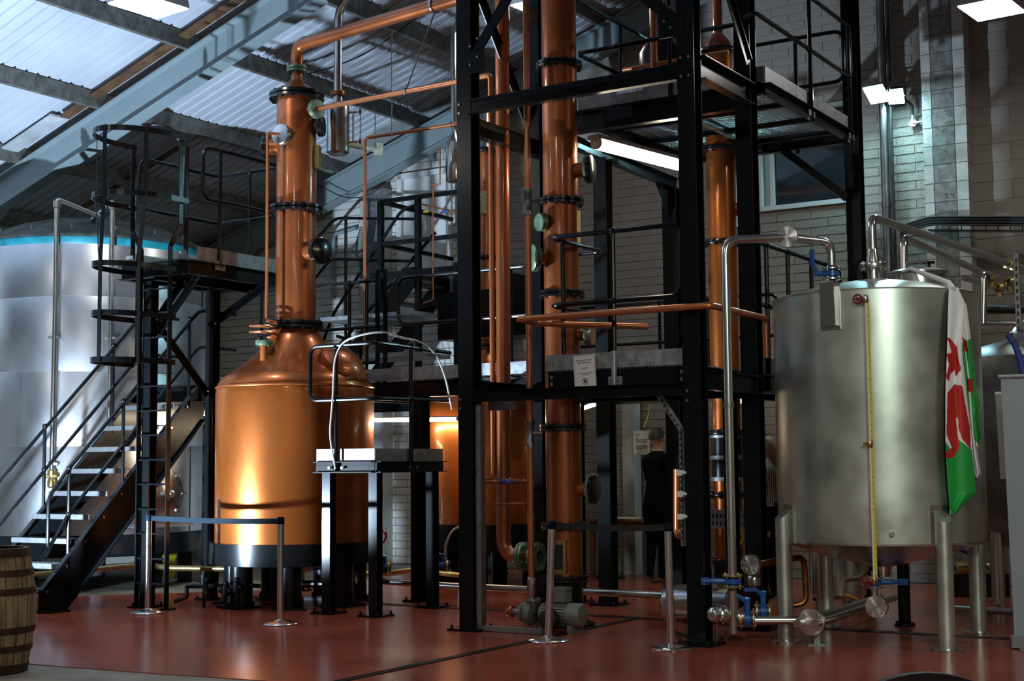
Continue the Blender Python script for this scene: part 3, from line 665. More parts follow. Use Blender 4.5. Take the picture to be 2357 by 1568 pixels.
# ================================================================== BLACK STEEL TOWER
tw = thing('steel_tower', 'black bolted steel tower framing the copper column', 'tower', W(1.1, .6))
COLS = {'A': (0, 0), 'B': (2.2, 0), 'C': (2.2, 1.2), 'E': (0, 1.2)}
HT = 8.0
for k, (s, t) in COLS.items():
    mb = MB(); mb.ibeam(W(s, t, .02), W(s, t, HT), .152, .152, .012, .010, up=E2)
    c = P(mb, 'tower_column', 'black_paint', tw, smooth=False); foot_plate(c, W(s, t), .31)
def beam(par, a, b, h=.12, w=.08, m='black_paint', name='beam'):
    mb = MB(); mb.channel(a, b, h, w, .01); mb.channel(a, b, h, w, .01, flip=-.2); return P(mb, name, m, par, smooth=False)
beam(tw, W(.06, -.06, 2.05), W(2.14, -.06, 2.05), .10, .06)
beam(tw, W(.06, -.06, 4.66), W(2.14, -.06, 4.66), .13, .06)
beam(tw, W(-.03, .07, 4.52), W(-.03, 1.13, 4.52), .16)
beam(tw, W(2.24, .07, 4.72), W(2.24, 1.13, 4.72), .20)
beam(tw, W(2.24, .07, 2.12), W(2.24, 1.13, 2.12), .16)
beam(tw, W(-.03, .07, 2.12), W(-.03, 1.13, 2.12), .16)
beam(tw, W(.06, 1.24, 4.72), W(2.14, 1.24, 4.72), .20)
beam(tw, W(.06, 1.24, 2.12), W(2.14, 1.24, 2.12), .20)
for a, b in ((W(.1, -.06, 5.12), W(1.0, -.06, 6.3)), (W(2.1, -.06, 5.12), W(1.2, -.06, 5.95)), (W(-.06, .1, 6.05), W(-.06, 1.1, 4.8)), (W(2.27, 1.1, 5.0), W(2.27, .1, 6.2))):
    mb = MB(); d = b - a; mb.bar(a, b, .012, .10, up=EZ); mb.bar(a + EZ * .04 + E2 * .03, b + EZ * .04 + E2 * .03, .06, .012); P(mb, 'brace', 'black_paint', tw, smooth=False)
for s, t in ((.02, -.11), (2.18, -.11)):
    for z in (5.05, 5.22):
        mb = MB(); mb.box(W(s + (.10 if s < 1 else -.10), -.075, z + .02), E1 * .11, E2 * .005, EZ * .10); P(mb, 'gusset', 'black_paint', tw, smooth=False) if z == 5.05 else None
        bolts(tw, [W(s + (.06 if s < 1 else -.10), -.08, z), W(s + (.14 if s < 1 else -.16), -.08, z + .06)], -E2)
for s, zs in ((-.045, (2.03, 1.95, 4.62, 4.70)), (2.165, (2.03, 1.95, 4.62, 4.78)), (2.235, (4.62, 4.78))):
    bolts(tw, [W(s, -.076, z) for z in zs], -E2)
# fluorescent lamps and small parts below are things of their own
def tube_lamp(label, a, b, r=.05, lit='lamp_warm'):
    a, b = Vector(a), Vector(b); d = (b - a).normalized(); e = thing('fluorescent_lamp', label, 'lamp', (a + b) / 2, 'fluorescent lamps on the platforms')
    x = d.cross(EZ).normalized()
    mb = MB(); mb.tube([a + d * .06, b - d * .06], r, 12); P(mb, 'tube_cover', lit, e)
    mb = MB(); mb.box((a + b) / 2 + EZ * r * .8, d * ((b - a).length / 2), x * r * 1.05, EZ * r * .3); P(mb, 'lamp_tray', 'lamp_body', e, smooth=False)
    for p, k in ((a, 1), (b, -1)):
        mb = MB(); mb.lathe([(.001, .02), (r * .8, .022), (r * .98, .035), (r * .98, .07), (r * .9, .072)], p, d * k, 14); P(mb, 'end_cap', 'white_plastic', e)
tube_lamp('lit fluorescent lamp slung under the upper tower platform', W(.85, .80, 4.41), W(1.09, 2.2, 4.41), .062)

# ---- upper platform
up = thing('upper_platform', 'high grating platform with galvanised kick plates at the tower top', 'platform', W(1.3, 2.6, 4.70))
Z = 4.87; S0, S1, T0, T1 = .42, 2.34, 1.3, 3.66
for a, b in ((W(S0, T0, Z - .07), W(S1, T0, Z - .07)), (W(S0, T1, Z - .07), W(S1, T1, Z - .07)), (W(S1, T0, Z - .07), W(S1, T1, Z - .07)), (W(S0, T0, Z - .07), W(S0, T1, Z - .07))):
    beam(up, a, b, .11, .06, name='edge_beam')
for q in (2.05, 2.75, 3.4): beam(up, W(S0, q, Z - .045), W(S1, q, Z - .045), .05, .04, name='joist')
mb = MB(); mb.bar(W(1.35, T0, Z - .05), W(1.35, T1, Z - .05), .05, .08); P(mb, 'joist', 'galvanised', up, smooth=False)
g = MB(); n = int((S1 - S0) / .034)
for i in range(n): g.bar(W(S0 + .02 + i * .034, T0, Z), W(S0 + .02 + i * .034, T1, Z), .006, .028)
n = int((T1 - T0) / .09)
for i in range(n): g.bar(W(S0, T0 + .02 + i * .09, Z + .008), W(S1, T0 + .02 + i * .09, Z + .008), .008, .012)
stuff(P(g, 'grating', 'galvanised', up, smooth=False))
for k in range(3):
    mb = MB(); a = S0 + k * (S1 - S0) / 3; mb.gbox(a + .002, a + (S1 - S0) / 3 - .002, T0 - .012, T0, Z, Z + .14); P(mb, 'kick_plate', 'galvanised', up, smooth=False)
for k in range(3):
    mb = MB(); a = T0 + k * (T1 - T0) / 3; mb.gbox(S1, S1 + .01, a + .002, a + (T1 - T0) / 3 - .002, Z - .01, Z + .14); P(mb, 'kick_plate', 'galvanised', up, smooth=False)
mb = MB(); mb.gbox(S0, S1, T1, T1 + .01, Z, Z + .14); P(mb, 'kick_plate', 'galvanised', up, smooth=False)
zt, zm = Z + 1.10, Z + .56; z0 = Z - .15
so = S1 + .03
for t in (2.42, 3.58): railing(up, [(W(so, t, z0), W(so, t, zt), W(so, t, zt), W(so, t, zm))], [])
railing(up, [], [[W(2.24, 1.12, zt), W(so, 1.04, zt), W(so, 3.62, zt), W(so, 3.64, zm), W(so, 1.04, zm), W(2.24, 1.12, zm)]], bend=.10)
railing(up, [(W(q, T1 + .03, z0), W(q, T1 + .03, zt), W(q, T1 + .03, zt), W(q, T1 + .03, zm)) for q in (.6, 1.75)], [[W(.45, T1 + .03, zt), W(2.28, T1 + .03, zt), W(2.28, T1 + .03, zm), W(.45, T1 + .03, zm)]], bend=.12)
railing(up, [(W(q, T0 - .03, z0), W(q, T0 - .03, zt), W(q, T0 - .03, zm), W(q, T0 - .03, zt)) for q in (1.42,)], [[W(.45, T0 - .03, zm), W(2.1, T0 - .03, zm)]])
railing(up, [(W(S0, q, z0), W(S0, q, zt), W(S0, q, zm)) for q in (2.2, 3.6)], [[W(S0, 1.35, zt), W(S0, 3.9, zt)], [W(S0, 1.35, zm), W(S0, 3.9, zm)]])
for p in (W(1.42, T0 - .02, z0 + .06), W(so, 2.42, z0 + .06), W(so, 3.58, z0 + .06)):
    d = E1 if (p - W(1.42, T0 - .02, z0 + .06)).length < .1 else E2
    mb = MB(); mb.box(p, d * .08, d.cross(EZ) * .008, EZ * .05); mb.cyl(p + d * .05, EZ, .01, .01, 6); P(mb, 'post_bracket', 'galvanised', up, smooth=False)
mb = MB(); mb.bar(W(2.3, 3.64, Z - .12), W(2.28, 3.84, Z - .60), .06, .05); mb.bar(W(1.60, 3.66, Z - .11), W(2.22, 3.84, Z - .66), .07, .08); P(mb, 'brace', 'black_paint', up, smooth=False)
# columns under and beside the platforms
for s, t, h, w, lb in ((.03, 2.5, 4.66, .15, 'thick black steel post seen through the tower, copper column to its left'), (-.1, 4.45, 4.66, .175, 'black steel post behind the tower beside the man in black'), (2.28, 3.93, 8.2, .155, 'tall black steel post right of the dark window')):
    e = thing('steel_post', lb, 'post', W(s, t)); mb = MB(); mb.ibeam(W(s, t, .02), W(s, t, h), w, w, .012, .010, up=E2); P(mb, 'post_shaft', 'black_matte', e, smooth=False); foot_plate(e, W(s, t), .31)

beam(up, W(.02, 1.3, 4.72), W(-.09, 4.55, 4.72), .13, .07, name='tie_beam')
mb = MB(); mb.prism([W(-.09, 4.36, 4.66), W(-.09, 4.0, 4.66), W(-.09, 4.36, 4.3)], E1 * .012); P(mb, 'gusset', 'black_paint', up, smooth=False)
# ---- lower platform in the tower
lp = thing('lower_platform', 'low tower platform with a sign on its black beam', 'platform', W(1.4, .7, 2.08))
Z = 2.26; S0, S1, T0, T1 = .745, 2.08, .12, 1.1
mb = MB(); mb.channel(W(S0, T0, 2.165), W(S1, T0, 2.165), .17, .06, .012, flip=-1); P(mb, 'edge_beam', 'black_paint', lp, smooth=False)
for a, b in ((W(S0, T1, 2.165), W(S1, T1, 2.165)), (W(S0, T0, 2.165), W(S0, T1, 2.165)), (W(S1, T0, 2.165), W(S1, T1, 2.165))): beam(lp, a, b, .17, .06, name='edge_beam')
g = MB()
for i in range(39): g.bar(W(S0 + .02 + i * .034, T0, Z), W(S0 + .02 + i * .034, T1, Z), .006, .028)
for i in range(10): g.bar(W(S0, T0 + .05 + i * .1, Z + .008), W(S1, T0 + .05 + i * .1, Z + .008), .008, .012)
stuff(P(g, 'grating', 'galvanised', lp, smooth=False))
mb = MB(); mb.gbox(S0 - .01, S1 - .02, T0 - .012, T0 - .002, Z, Z + .135); P(mb, 'kick_plate', 'galvanised', lp, smooth=False)
bolts(lp, [W(s, T0 - .004, z) for s in (S0 + .04, S1 - .05) for z in (2.14, 2.20)], -E2, .016)
zt, zm = 3.43, 2.83; tf = T0 - .02
railing(lp, [(W(1.41, tf, 2.12), W(1.41, tf, zt), W(1.41, tf, zt), W(1.41, tf, zm)), (W(.80, .30, Z), W(.80, .30, zt), W(.80, .30, zt), W(.80, .30, zm))],
        [[W(.36, 1.10, zt), W(.78, 1.10, zt), W(.78, tf, zt), W(2.03, tf, zt), W(2.03, tf, zm), W(.78, tf, zm), W(.78, 1.06, zm), W(.36, 1.06, zm)]], bend=.10)
mb = MB(); mb.box(W(1.41, T0 - .01, 2.15), E1 * .065, E2 * .006, EZ * .035); mb.tube([W(1.41, T0 - .03, 2.11), W(1.41, T0 - .03, 2.40)], .026, 12); q = P(mb, 'post_bracket', 'galvanised', lp)
bolts(q, [W(1.37, T0 - .016, 2.15), W(1.45, T0 - .016, 2.15)], -E2, .012)
# angled perforated cable tray under the platform and box offs on the leg
a, b, c = W(1.84, .05, 2.02), W(2.06, .02, 1.72), W(2.07, -.0, .78)
e = thing('perforated_channel', 'galvanised slotted channel bent down beside the front right tower leg', 'bracket', c)
for p, q in ((a, b), (b, c)):
    x, y = perp(q - p, E2); d = (q - p).normalized(); L = (q - p).length; mb = MB(); mb.bar(p, q, .006, .05, up=E2); mb.bar(p, q, .05, .004, up=E2)
    sg = P(mb, 'channel_length', 'galvanised', e, smooth=False)
    for i in range(int(L / .05)):
        w = p + d * (.025 + i * .05); mb = MB(); mb.box(w - E2 * .026, d * .012, x * .008, E2 * .004); P(mb, 'slot', 'black_rubber', sg, smooth=False)
for i, z in enumerate((1.37, 1.20, 1.02)):
    mb = MB(); mb.box(W(2.10, -.10, z), E1 * .022, E2 * .03, EZ * .022); mb.tube([W(2.12, -.105, z), W(2.15, -.105, z)], .012, 8)
    single(mb, 'junction_box', 'white_plastic', ['topmost', 'middle', 'lowest'][i] + ' small white box on the front right tower leg', 'box', W(2.10, -.10, z - .022))
# pale edge strip along the front left leg and along the floor (open glazed doorway frame)
e = thing('angle_frame', 'pale steel angle frame standing against the front left tower leg', 'frame', W(.13, .02))
mb = MB(); mb.gbox(.08, .10, -.04, .09, .03, 1.98); mb.gbox(.10, .14, -.05, -.02, .03, 1.98); P(mb, 'upright', 'galvanised', e, smooth=False)
mb = MB(); mb.gbox(.10, .75, -.05, 0.0, .005, .05); P(mb, 'sill', 'galvanised', e, smooth=False)
mb = MB(); mb.gbox(.13, .42, .10, .16, 1.93, 2.03); P(mb, 'head_plate', 'galvanised', e, smooth=False)

# ---- safety notice hung on the lower platform (flat print)
def text(par, s, c, x, y, size, m, name='lettering', align='CENTER', bold=False):
    cu = bpy.data.curves.new(name, 'FONT'); cu.body = s; cu.size = size; cu.align_x = align; cu.align_y = 'CENTER'; cu.extrude = .0004
    if bold: cu.offset = size * .02
    cu.materials.append(M[m]); tmp = bpy.data.objects.new('tmp_text', cu); COL.objects.link(tmp); bpy.context.view_layer.update()
    me = bpy.data.meshes.new_from_object(tmp.evaluated_get(bpy.context.evaluated_depsgraph_get())); bpy.data.objects.remove(tmp); bpy.data.curves.remove(cu)
    o = bpy.data.objects.new(name, me); COL.objects.link(o)
    n = x.cross(y); R = Matrix((x, y, n)).transposed().to_4x4(); o.matrix_world = Matrix.Translation(Vector(c)) @ R
    if par:
        o.parent = par; o.matrix_local = Matrix.Translation(-ORIGIN[par.name]) @ o.matrix_world.copy() if False else Matrix.Translation(Vector(c) - ORIGIN[par.name]) @ R
    return o
nx = (E1 * .999 + EZ * .0).normalized(); ny = (EZ - E1 * .055).normalized(); nx = ny.cross(-E2).normalized() * -1
nx = (E1 + EZ * .055).normalized(); ny = (EZ - E1 * .055).normalized(); nn = nx.cross(ny)
ct = W(1.135, T0 - .045, 2.215)
e = thing('safety_notice', 'white framed paper notice with a no-phones symbol on the platform beam', 'sign', ct - ny * .17)
mb = MB(); mb.box(ct, nx * .107, ny * .165, nn * .002); P(mb, 'sheet', 'paper', e, smooth=False)
mb = MB()
for k in (-1, 1): mb.box(ct + nn * .0025 + nx * .099 * k, nx * .0012, ny * .157, nn * .0004); mb.box(ct + nn * .0025 + ny * .157 * k, nx * .099, ny * .0012, nn * .0004)
P(mb, 'printed_border', 'ink_red', e, smooth=False)
for s, dy, sz, b in (('DISTILLATION STAFF ONLY', .118, .0128, True), ('INSIDE THE RED ZONE', .098, .0128, True), ('CAUTION', .050, .0145, False), ('ALL VISITORS INSIDE THE RED ZONE', .008, .0095, False), ('TO BE ESCORTED', -.006, .0095, False), ('NO MOBILE PHONES OR DEVICES', -.118, .0105, False), ('INSIDE THE RED ZONE', -.134, .0105, False)):
    text(e, s, ct + ny * dy + nn * .003, nx, ny, sz, 'ink', bold=b)
cc = ct - ny * .063 + nn * .0028
mb = MB(); mb.tube([cc + nx * math.cos(i * math.pi / 12) * .027 + ny * math.sin(i * math.pi / 12) * .027 for i in range(24)], .0028, 6, closed=True); mb.bar(cc + (nx - ny) * -.018, cc + (nx - ny) * .018, .0045, .001, up=nn); P(mb, 'prohibition_ring', 'ink_red', e)
mb = MB(); mb.box(cc, (nx + ny * .3) * .010, (ny - nx * .3) * .015, nn * .0006); mb.box(cc + nx * .006 + ny * .012, nx * .005, ny * .005, nn * .0006); P(mb, 'phone_pictogram', 'ink', e, smooth=False)

# ---- platform running back behind the tower on the right
rp = thing('rear_platform', 'narrow platform with handrail running back behind the right tower leg', 'platform', W(2.1, 2.6, 2.1))
for a, b in ((W(2.12, 1.32, 2.16), W(2.12, 3.8, 2.16)), (W(1.55, 1.32, 2.16), W(1.55, 3.8, 2.16)), (W(1.55, 3.8, 2.16), W(2.12, 3.8, 2.16))): beam(rp, a, b, .17, .06, name='edge_beam')
g = MB()
for i in range(16): g.bar(W(1.57 + i * .035, 1.35, 2.26), W(1.57 + i * .035, 3.8, 2.26), .006, .028)
for i in range(25): g.bar(W(1.55, 1.36 + i * .1, 2.268), W(2.12, 1.36 + i * .1, 2.268), .008, .012)
stuff(P(g, 'grating', 'galvanised', rp, smooth=False))
for t0, t1 in ((1.32, 2.1), (2.1, 2.95), (2.95, 3.8)):
    mb = MB(); mb.gbox(2.125, 2.135, t0 + .003, t1 - .003, 2.26, 2.40); P(mb, 'kick_plate', 'galvanised', rp, smooth=False)
railing(rp, [(W(2.15, t, 2.10), W(2.15, t, 3.45), W(2.15, t, 3.45), W(2.15, t, 2.88)) for t in (1.72, 2.26, 2.9, 3.6)], [[W(2.15, 1.45, 3.45), W(2.15, 3.74, 3.45), W(2.15, 3.74, 2.88), W(2.15, 1.45, 2.88), W(2.15, 1.45, 3.45)]], .021, bend=.1)
for t in (1.5, 3.7):
    mb = MB(); mb.ibeam(W(1.85, t, .02), W(1.85, t, 2.08), .10, .10, .01, .008, up=E2); c = P(mb, 'leg', 'black_matte', rp, smooth=False)
# ================================================================== LEFT: BIG CLAD TANK
cT = W(-7.12, 1.95); RT_ = 1.46
e = thing('clad_tank', 'huge round tank clad in shiny aluminium sheets with a dark domed lid', 'tank', cT)
bands = ((.66, 1.70, 0.3), (1.70, 2.58, .8), (2.58, 3.47, .45), (3.47, 4.10, .1))
for bi, (z0, z1, off) in enumerate(bands):
    n = 6
    for k in range(n):
        a0 = off + 2 * math.pi * k / n; a1 = off + 2 * math.pi * (k + 1) / n + .02; rr = RT_ + .004 * ((k + bi) % 3)
        mb = MB(); mb.lathe([(rr, z0), (rr + .003, z0 + .004), (rr + .003, z1 + .006), (rr, z1 + .012)], cT, EZ, 20, a0=a0, a1=a1); P(mb, 'cladding_sheet', 'aluminium_clad', e)
mb = MB(); mb.lathe([(RT_ + .005, 4.10), (RT_ + .012, 4.11), (RT_ + .012, 4.19), (RT_ - .02, 4.21)], cT, EZ, 64); P(mb, 'rim_band', 'turquoise', e)
mb = MB(); mb.lathe([(RT_ + .03, 4.19), (RT_ + .02, 4.22), (1.30, 4.32), (1.0, 4.46), (.6, 4.57), (.25, 4.62), (.001, 4.63)], cT, EZ, 64); P(mb, 'dome_lid', 'dome_dark', e)
mb = MB(); mb.lathe([(RT_ + .02, .66), (RT_ + .03, .64), (RT_ + .03, .42), (RT_ - .1, .40), (.2, .38)], cT, EZ, 48); P(mb, 'skirt', 'black_paint', e)
for k in range(8):
    d = vdir(k * 45 + 10); mb = MB(); mb.box(cT + d * 1.2 + EZ * .21, d * .09, d.cross(EZ) * .09, EZ * .21); P(mb, 'leg', 'black_paint', e, smooth=False)
for k in range(7):
    d = vdir(-150 + k * 22); mb = MB(); mb.tube([cT + d * 1.32 + EZ * 4.30, cT + d * 1.32 + EZ * 4.36], .012, 6); P(mb, 'lid_stud', 'galvanised', e)
d = vdir(-40); dc = cT + d * (RT_ - .02) + EZ * 1.14; x, y = perp(d)
mb = MB(); mb.lathe([(.26, -.05), (.27, .07), (.30, .08), (.30, .11), (.27, .12), (.2, .15), (.001, .17)], dc, d, 32); dp = P(mb, 'manhole_door', 'steel', e)
mb = MB(); mb.tube([dc + d * .15, dc + d * .25], .02, 10); mb.ball(dc + d * .27, .05, 12); P(mb, 'door_knob', 'steel_bright', dp)
for k in range(8):
    a = k * .785; q = dc + (x * math.cos(a) + y * math.sin(a)) * .30 + d * .07; mb = MB(); mb.bar(q - d * .03, q + d * .07, .04, .03); P(mb, 'door_clamp', 'steel', dp, smooth=False)
mb = MB(); mb.box(dc + d * .06 - EZ * .38, x * .42, d * .10, EZ * .02); P(mb, 'door_shelf', 'galvanised', e, smooth=False)
def tank_pipe(u, v1, s_end, label):
    dd = vdir(-100 if u < 200 else -62); p = cT + dd * (RT_ + .09)
    b = onY(u, v1, p.y); x = Vector((b.x, b.y, 0)); top = x + EZ * 4.62
    e = thing('steel_pipe', label, 'pipe', x + EZ * 1.30)
    mb = MB(); mb.tube([x + EZ * 1.35, top, top + Vector((.42 if u < 200 else -.34, .35, -.16))], .030, 12, .05); P(mb, 'pipe_run', 'steel', e)
    for z in (2.98, 1.5):
        mb = MB(); mb.box(x + EZ * z, Vector((.07, 0, 0)), Vector((0, .02, 0)), EZ * .014); P(mb, 'pipe_clip', 'steel_dark', e, smooth=False)
    mb = MB(); mb.lathe([(.045, -.04), (.045, .04)], x + EZ * 4.56, EZ, 12); P(mb, 'elbow_union', 'steel', e)
    if u < 200:
        mb = MB(); mb.lathe([(.03, .12), (.05, .10), (.05, .04), (.035, .02), (.05, -.02), (.05, -.08), (.03, -.10)], x + EZ * 1.32, EZ, 12); mb.tube([x + EZ * 1.36 + Vector((-.07, -.02, 0)), x + EZ * 1.36 + Vector((.07, -.02, 0))], .025, 10); P(mb, 'tap', 'brass', e)
tank_pipe(121, 1000, 0, 'vertical steel pipe with a brass tap on the clad tank, leftmost')
tank_pipe(254, 800, 0, 'thinner looking vertical steel pipe seen through the ladder cage')

# ================================================================== LEFT: STAIR
sr = thing('steel_stair', 'black steel stair with galvanised treads climbing to the mezzanine', 'stair', W(-5.1, -.6))
SA, SB = -5.58, -4.64
def zt_(t): return .96 + (t + .12)          # 45 degree flight
for s in (SA, SB):
    mb = MB(); o = -.02 if s == SA else .0
    pts = [(-.86, .0), (-.56, .0), (1.42, 2.00), (1.42, 2.36), (1.28, 2.36), (-.86, .22)]
    mb.prism([W(s - .01, t, z) for t, z in pts], E1 * .02)
    for (t0, z0), (t1, z1) in (((-.56, .0), (1.42, 2.0)), ((-.86, .22), (1.28, 2.36))): mb.bar(W(s + (.03 if s == SA else .03), t0, z0 + .01), W(s + .03, t1, z1 - .005), .06, .012)
    st = P(mb, 'stringer', 'black_paint', sr, smooth=False)
    if s == SB:
        mb = MB(); mb.box(W(s + .04, -.70, .01), E1 * .09, E2 * .14, EZ * .01); P(mb, 'foot', 'black_paint', st, smooth=False)
for k in range(1, 10):
    z = .24 * k; t = -.12 + (z - .96)
    mb = MB(); mb.gbox(SA + .01, SB - .01, t - .10, t + .13, z - .006, z); mb.gbox(SA + .01, SB - .01, t - .102, t - .092, z - .05, z + .002)
    tr = P(mb, 'tread', 'galvanised_dull', sr, smooth=False)
    bolts(st, [W(SB + .012, t - .05, z - .03), W(SB + .012, t + .07, z - .03)], E1, .014)
for s, posts in ((SB, (-.50, .22, 1.19)), (SA, (-.04, .92))):
    ps = []
    for t in posts: ps.append((W(s, t, zt_(t) - .15), W(s, t, zt_(t) + .87), W(s, t, zt_(t) + .87), W(s, t, zt_(t) + .40)))
    t0 = -.80; t1 = 1.35
    if s == SB: rl = [[W(s, t1 + .6, zt_(t1) + .82), W(s, t1, zt_(t1) + .82), W(s, -.50, zt_(-.5) + .87), W(s, -.76, zt_(-.72) + .80), W(s, -.76, zt_(-.76) + .30), W(s, -.5, zt_(-.5) + .40), W(s, t1, zt_(t1) + .40), W(s, t1 + .6, zt_(t1) + .40)]]
    else: rl = [[W(s, t1 + .6, zt_(t1) + .82), W(s, t1, zt_(t1) + .82), W(s, -1.3, zt_(-1.3) + .87)], [W(s, t1 + .6, zt_(t1) + .36), W(s, t1, zt_(t1) + .36), W(s, -1.3, zt_(-1.3) + .40)]]
    railing(sr, ps, rl, .020, bend=.09)

# ================================================================== LEFT: LADDER PLATFORM
lf = thing('ladder_platform', 'small high platform on black legs reached by the caged ladder', 'platform', W(-4.1, .8))
for t in (.12, 1.05):
    mb = MB(); mb.ibeam(W(-4.14, t, .02), W(-4.14, t, 3.42), .112, .112, .010, .008, up=E2); c = P(mb, 'leg', 'black_paint', lf, smooth=False); foot_plate(c, W(-4.14, t), .25)
P0, P1, Q0, Q1, Z = -4.62, -3.66, .16, 1.62, 3.63
for a, b in ((W(P0, Q0, Z - .09), W(P1, Q0, Z - .09)), (W(P0, Q1, Z - .09), W(P1, Q1, Z - .09)), (W(P1, Q0, Z - .09), W(P1, Q1, Z - .09)), (W(P0, Q0, Z - .09), W(P0, Q1, Z - .09)), (W(-4.14, Q0, Z - .12), W(-4.14, Q1, Z - .12))): beam(lf, a, b, .15, .07, name='edge_beam')
g = MB()
for i in range(28): g.bar(W(P0 + .02 + i * .034, Q0, Z), W(P0 + .02 + i * .034, Q1, Z), .006, .028)
for i in range(15): g.bar(W(P0, Q0 + .05 + i * .1, Z + .008), W(P1, Q0 + .05 + i * .1, Z + .008), .008, .012)
stuff(P(g, 'grating', 'galvanised', lf, smooth=False))
mb = MB(); mb.gbox(P1 - .002, P1 + .008, Q0 + .14, Q1, Z, Z + .15); P(mb, 'kick_plate', 'galvanised', lf, smooth=False)
mb = MB(); mb.gbox(P0, P0 + .01, Q0 + .1, Q1, Z, Z + .15); P(mb, 'kick_plate', 'galvanised', lf, smooth=False)
mb = MB(); mb.gbox(P0, P1, Q1, Q1 + .01, Z, Z + .15); P(mb, 'kick_plate', 'galvanised', lf, smooth=False)
for a, b in ((W(-4.12, .97, 3.0), W(-3.72, 1.5, 3.52)), (W(-4.14, .20, 3.0), W(-4.14, .60, 3.5)), (W(-4.14, .14, 3.05), W(-4.14, .98, 2.25)), (W(-4.14, .16, 2.8), W(-3.9, .55, 3.5))):
    mb = MB(); x = (b - a).normalized(); mb.bar(a, b, .09, .012, up=E1); mb.bar(a + E1 * .03, b + E1 * .03, .012, .06, up=E1); br = P(mb, 'brace', 'black_paint', lf, smooth=False)
    bolts(br, [a + x * .05 + E1 * .04 - E2 * .005, b - x * .05 + E1 * .04 - E2 * .005], E1 - E2 * .6, .014)
zt, zm = 4.86, 4.30; z0 = Z - .05
railing(lf, [(W(P1 + .02, t, z0), W(P1 + .02, t, zt), W(P1 + .02, t, zt), W(P1 + .02, t, zm)) for t in (.62,)], [[W(P1 + .02, 1.62, zt), W(P1 + .02, .36, zt), W(P1 + .02, .36, zm), W(P1 + .02, 1.62, zm)]], .021, bend=.12)
railing(lf, [(W(q, Q1 + .02, z0), W(q, Q1 + .02, zt), W(q, Q1 + .02, zt), W(q, Q1 + .02, zm)) for q in (-4.15,)], [[W(P1 + .02, Q1 + .02, zt), W(P0 - .02, Q1 + .02, zt), W(P0 - .02, .40, zt), W(P0 - .02, .40, zm), W(P0 - .02, Q1 + .02, zm), W(P1 + .02, Q1 + .02, zm)]], .021, bend=.14)
mb = MB(); p = W(P1 + .03, .62, Z - .03); mb.box(p, E2 * .08, E1 * .006, EZ * .05); mb.cyl(p + E1 * .006 - E2 * .05, E1, .012, .012, 6); mb.cyl(p + E1 * .006 + E2 * .05, E1, .012, .012, 6); P(mb, 'post_bracket', 'galvanised', lf, smooth=False)
for s in (P0 + .05, P1 - .12):
    mb = MB(); mb.prism([W(s, Q0 - .005, Z), W(s + .14, Q0 - .005, Z), W(s + .10, Q0 - .005, Z + .10), W(s + .01, Q0 - .005, Z + .10)], E2 * .006); P(mb, 'corner_plate', 'galvanised', lf, smooth=False)
for s in (P0 + .12, P1 - .05):
    mb = MB(); mb.bar(W(s, Q0 + .03, Z - .1), W(s, Q0 + .03, 4.84), .05, .02, up=E1); P(mb, 'gate_post', 'black_paint', lf, smooth=False)
# self closing gate spring on the right post
mb = MB(); mb.tube([W(P1 - .08, Q0 + .02, 4.42), W(P1 - .08, Q0 + .02, 4.72)], .02, 10); P(mb, 'gate_spring', 'galvanised', lf)

# caged ladder
ld = thing('caged_ladder', 'black vertical ladder with safety hoops rising to the small platform', 'ladder', W(-3.97, .02))
sl, sh = -4.19, -3.76
for s, k in ((sl, -1), (sh, 1)):
    mb = MB(); q = [W(s, .02, 0), W(s, .02, 3.75), W(s + .14 * k, .02, 3.97), W(s + .14 * k, .02, 4.90)]
    for a, b in zip(q, q[1:]): mb.bar(a, b, .016, .055, up=E2)
    P(mb, 'stile', 'black_paint', ld, smooth=False)
    mb = MB(); mb.box(W(s + .02 * k, .02, .008), E1 * .06, E2 * .06, EZ * .008); P(mb, 'foot', 'black_paint', ld, smooth=False)
for k in range(1, 15):
    mb = MB(); mb.tube([W(sl, .02, .255 * k), W(sh, .02, .255 * k)], .011, 8); P(mb, 'rung', 'black_paint', ld)
def hoop(z, wd, dep, tb, n=20):
    pts = [W(-3.975 - wd, tb, z)]
    for i in range(n + 1):
        a = math.pi * i / n; pts.append(W(-3.975 - math.cos(a) * wd * 1.02, -.16 - math.sin(a) * dep, z))
    pts.append(W(-3.975 + wd, tb, z)); mb = MB()
    for i in range(len(pts) - 1):
        d = (pts[i + 1] - pts[i]).normalized(); x = d.cross(EZ) * .004; a, b = pts[i], pts[i + 1] + d * .001
        mb.add([a - x - EZ * .028, a + x - EZ * .028, b + x - EZ * .028, b - x - EZ * .028, a - x + EZ * .028, a + x + EZ * .028, b + x + EZ * .028, b - x + EZ * .028], [(0, 3, 2, 1), (4, 5, 6, 7), (1, 2, 6, 5), (3, 0, 4, 7)])
    P(mb, 'hoop', 'black_paint', ld)
for z in (2.53, 3.0, 3.50): hoop(z, .30, .62, .02)
for z in (4.22, 4.88): hoop(z, .39, .60, .10)
for a in (35, 100, 150):
    a = math.radians(a); q0 = lambda w, z, dp: W(-3.975 - math.cos(a) * w, -.16 - math.sin(a) * dp, z)
    mb = MB(); pts = [q0(.308, 2.50, .626), q0(.308, 3.53, .626), q0(.398, 4.2, .606), q0(.398, 4.91, .606)]
    for p, q in zip(pts, pts[1:]): mb.bar(p, q, .045, .008, up=(p - W(-3.975, -.16, p.z)))
    P(mb, 'cage_strap', 'black_paint', ld, smooth=False)
bolts(ld, [W(s, -.02, z) for s in (sl - .01, sh + .01) for z in (2.53, 3.0, 3.5)] + [W(s, -.02, z) for s in (sl - .14, sh + .14) for z in (4.22, 4.86)], -E2, .014, 'steel_bright')

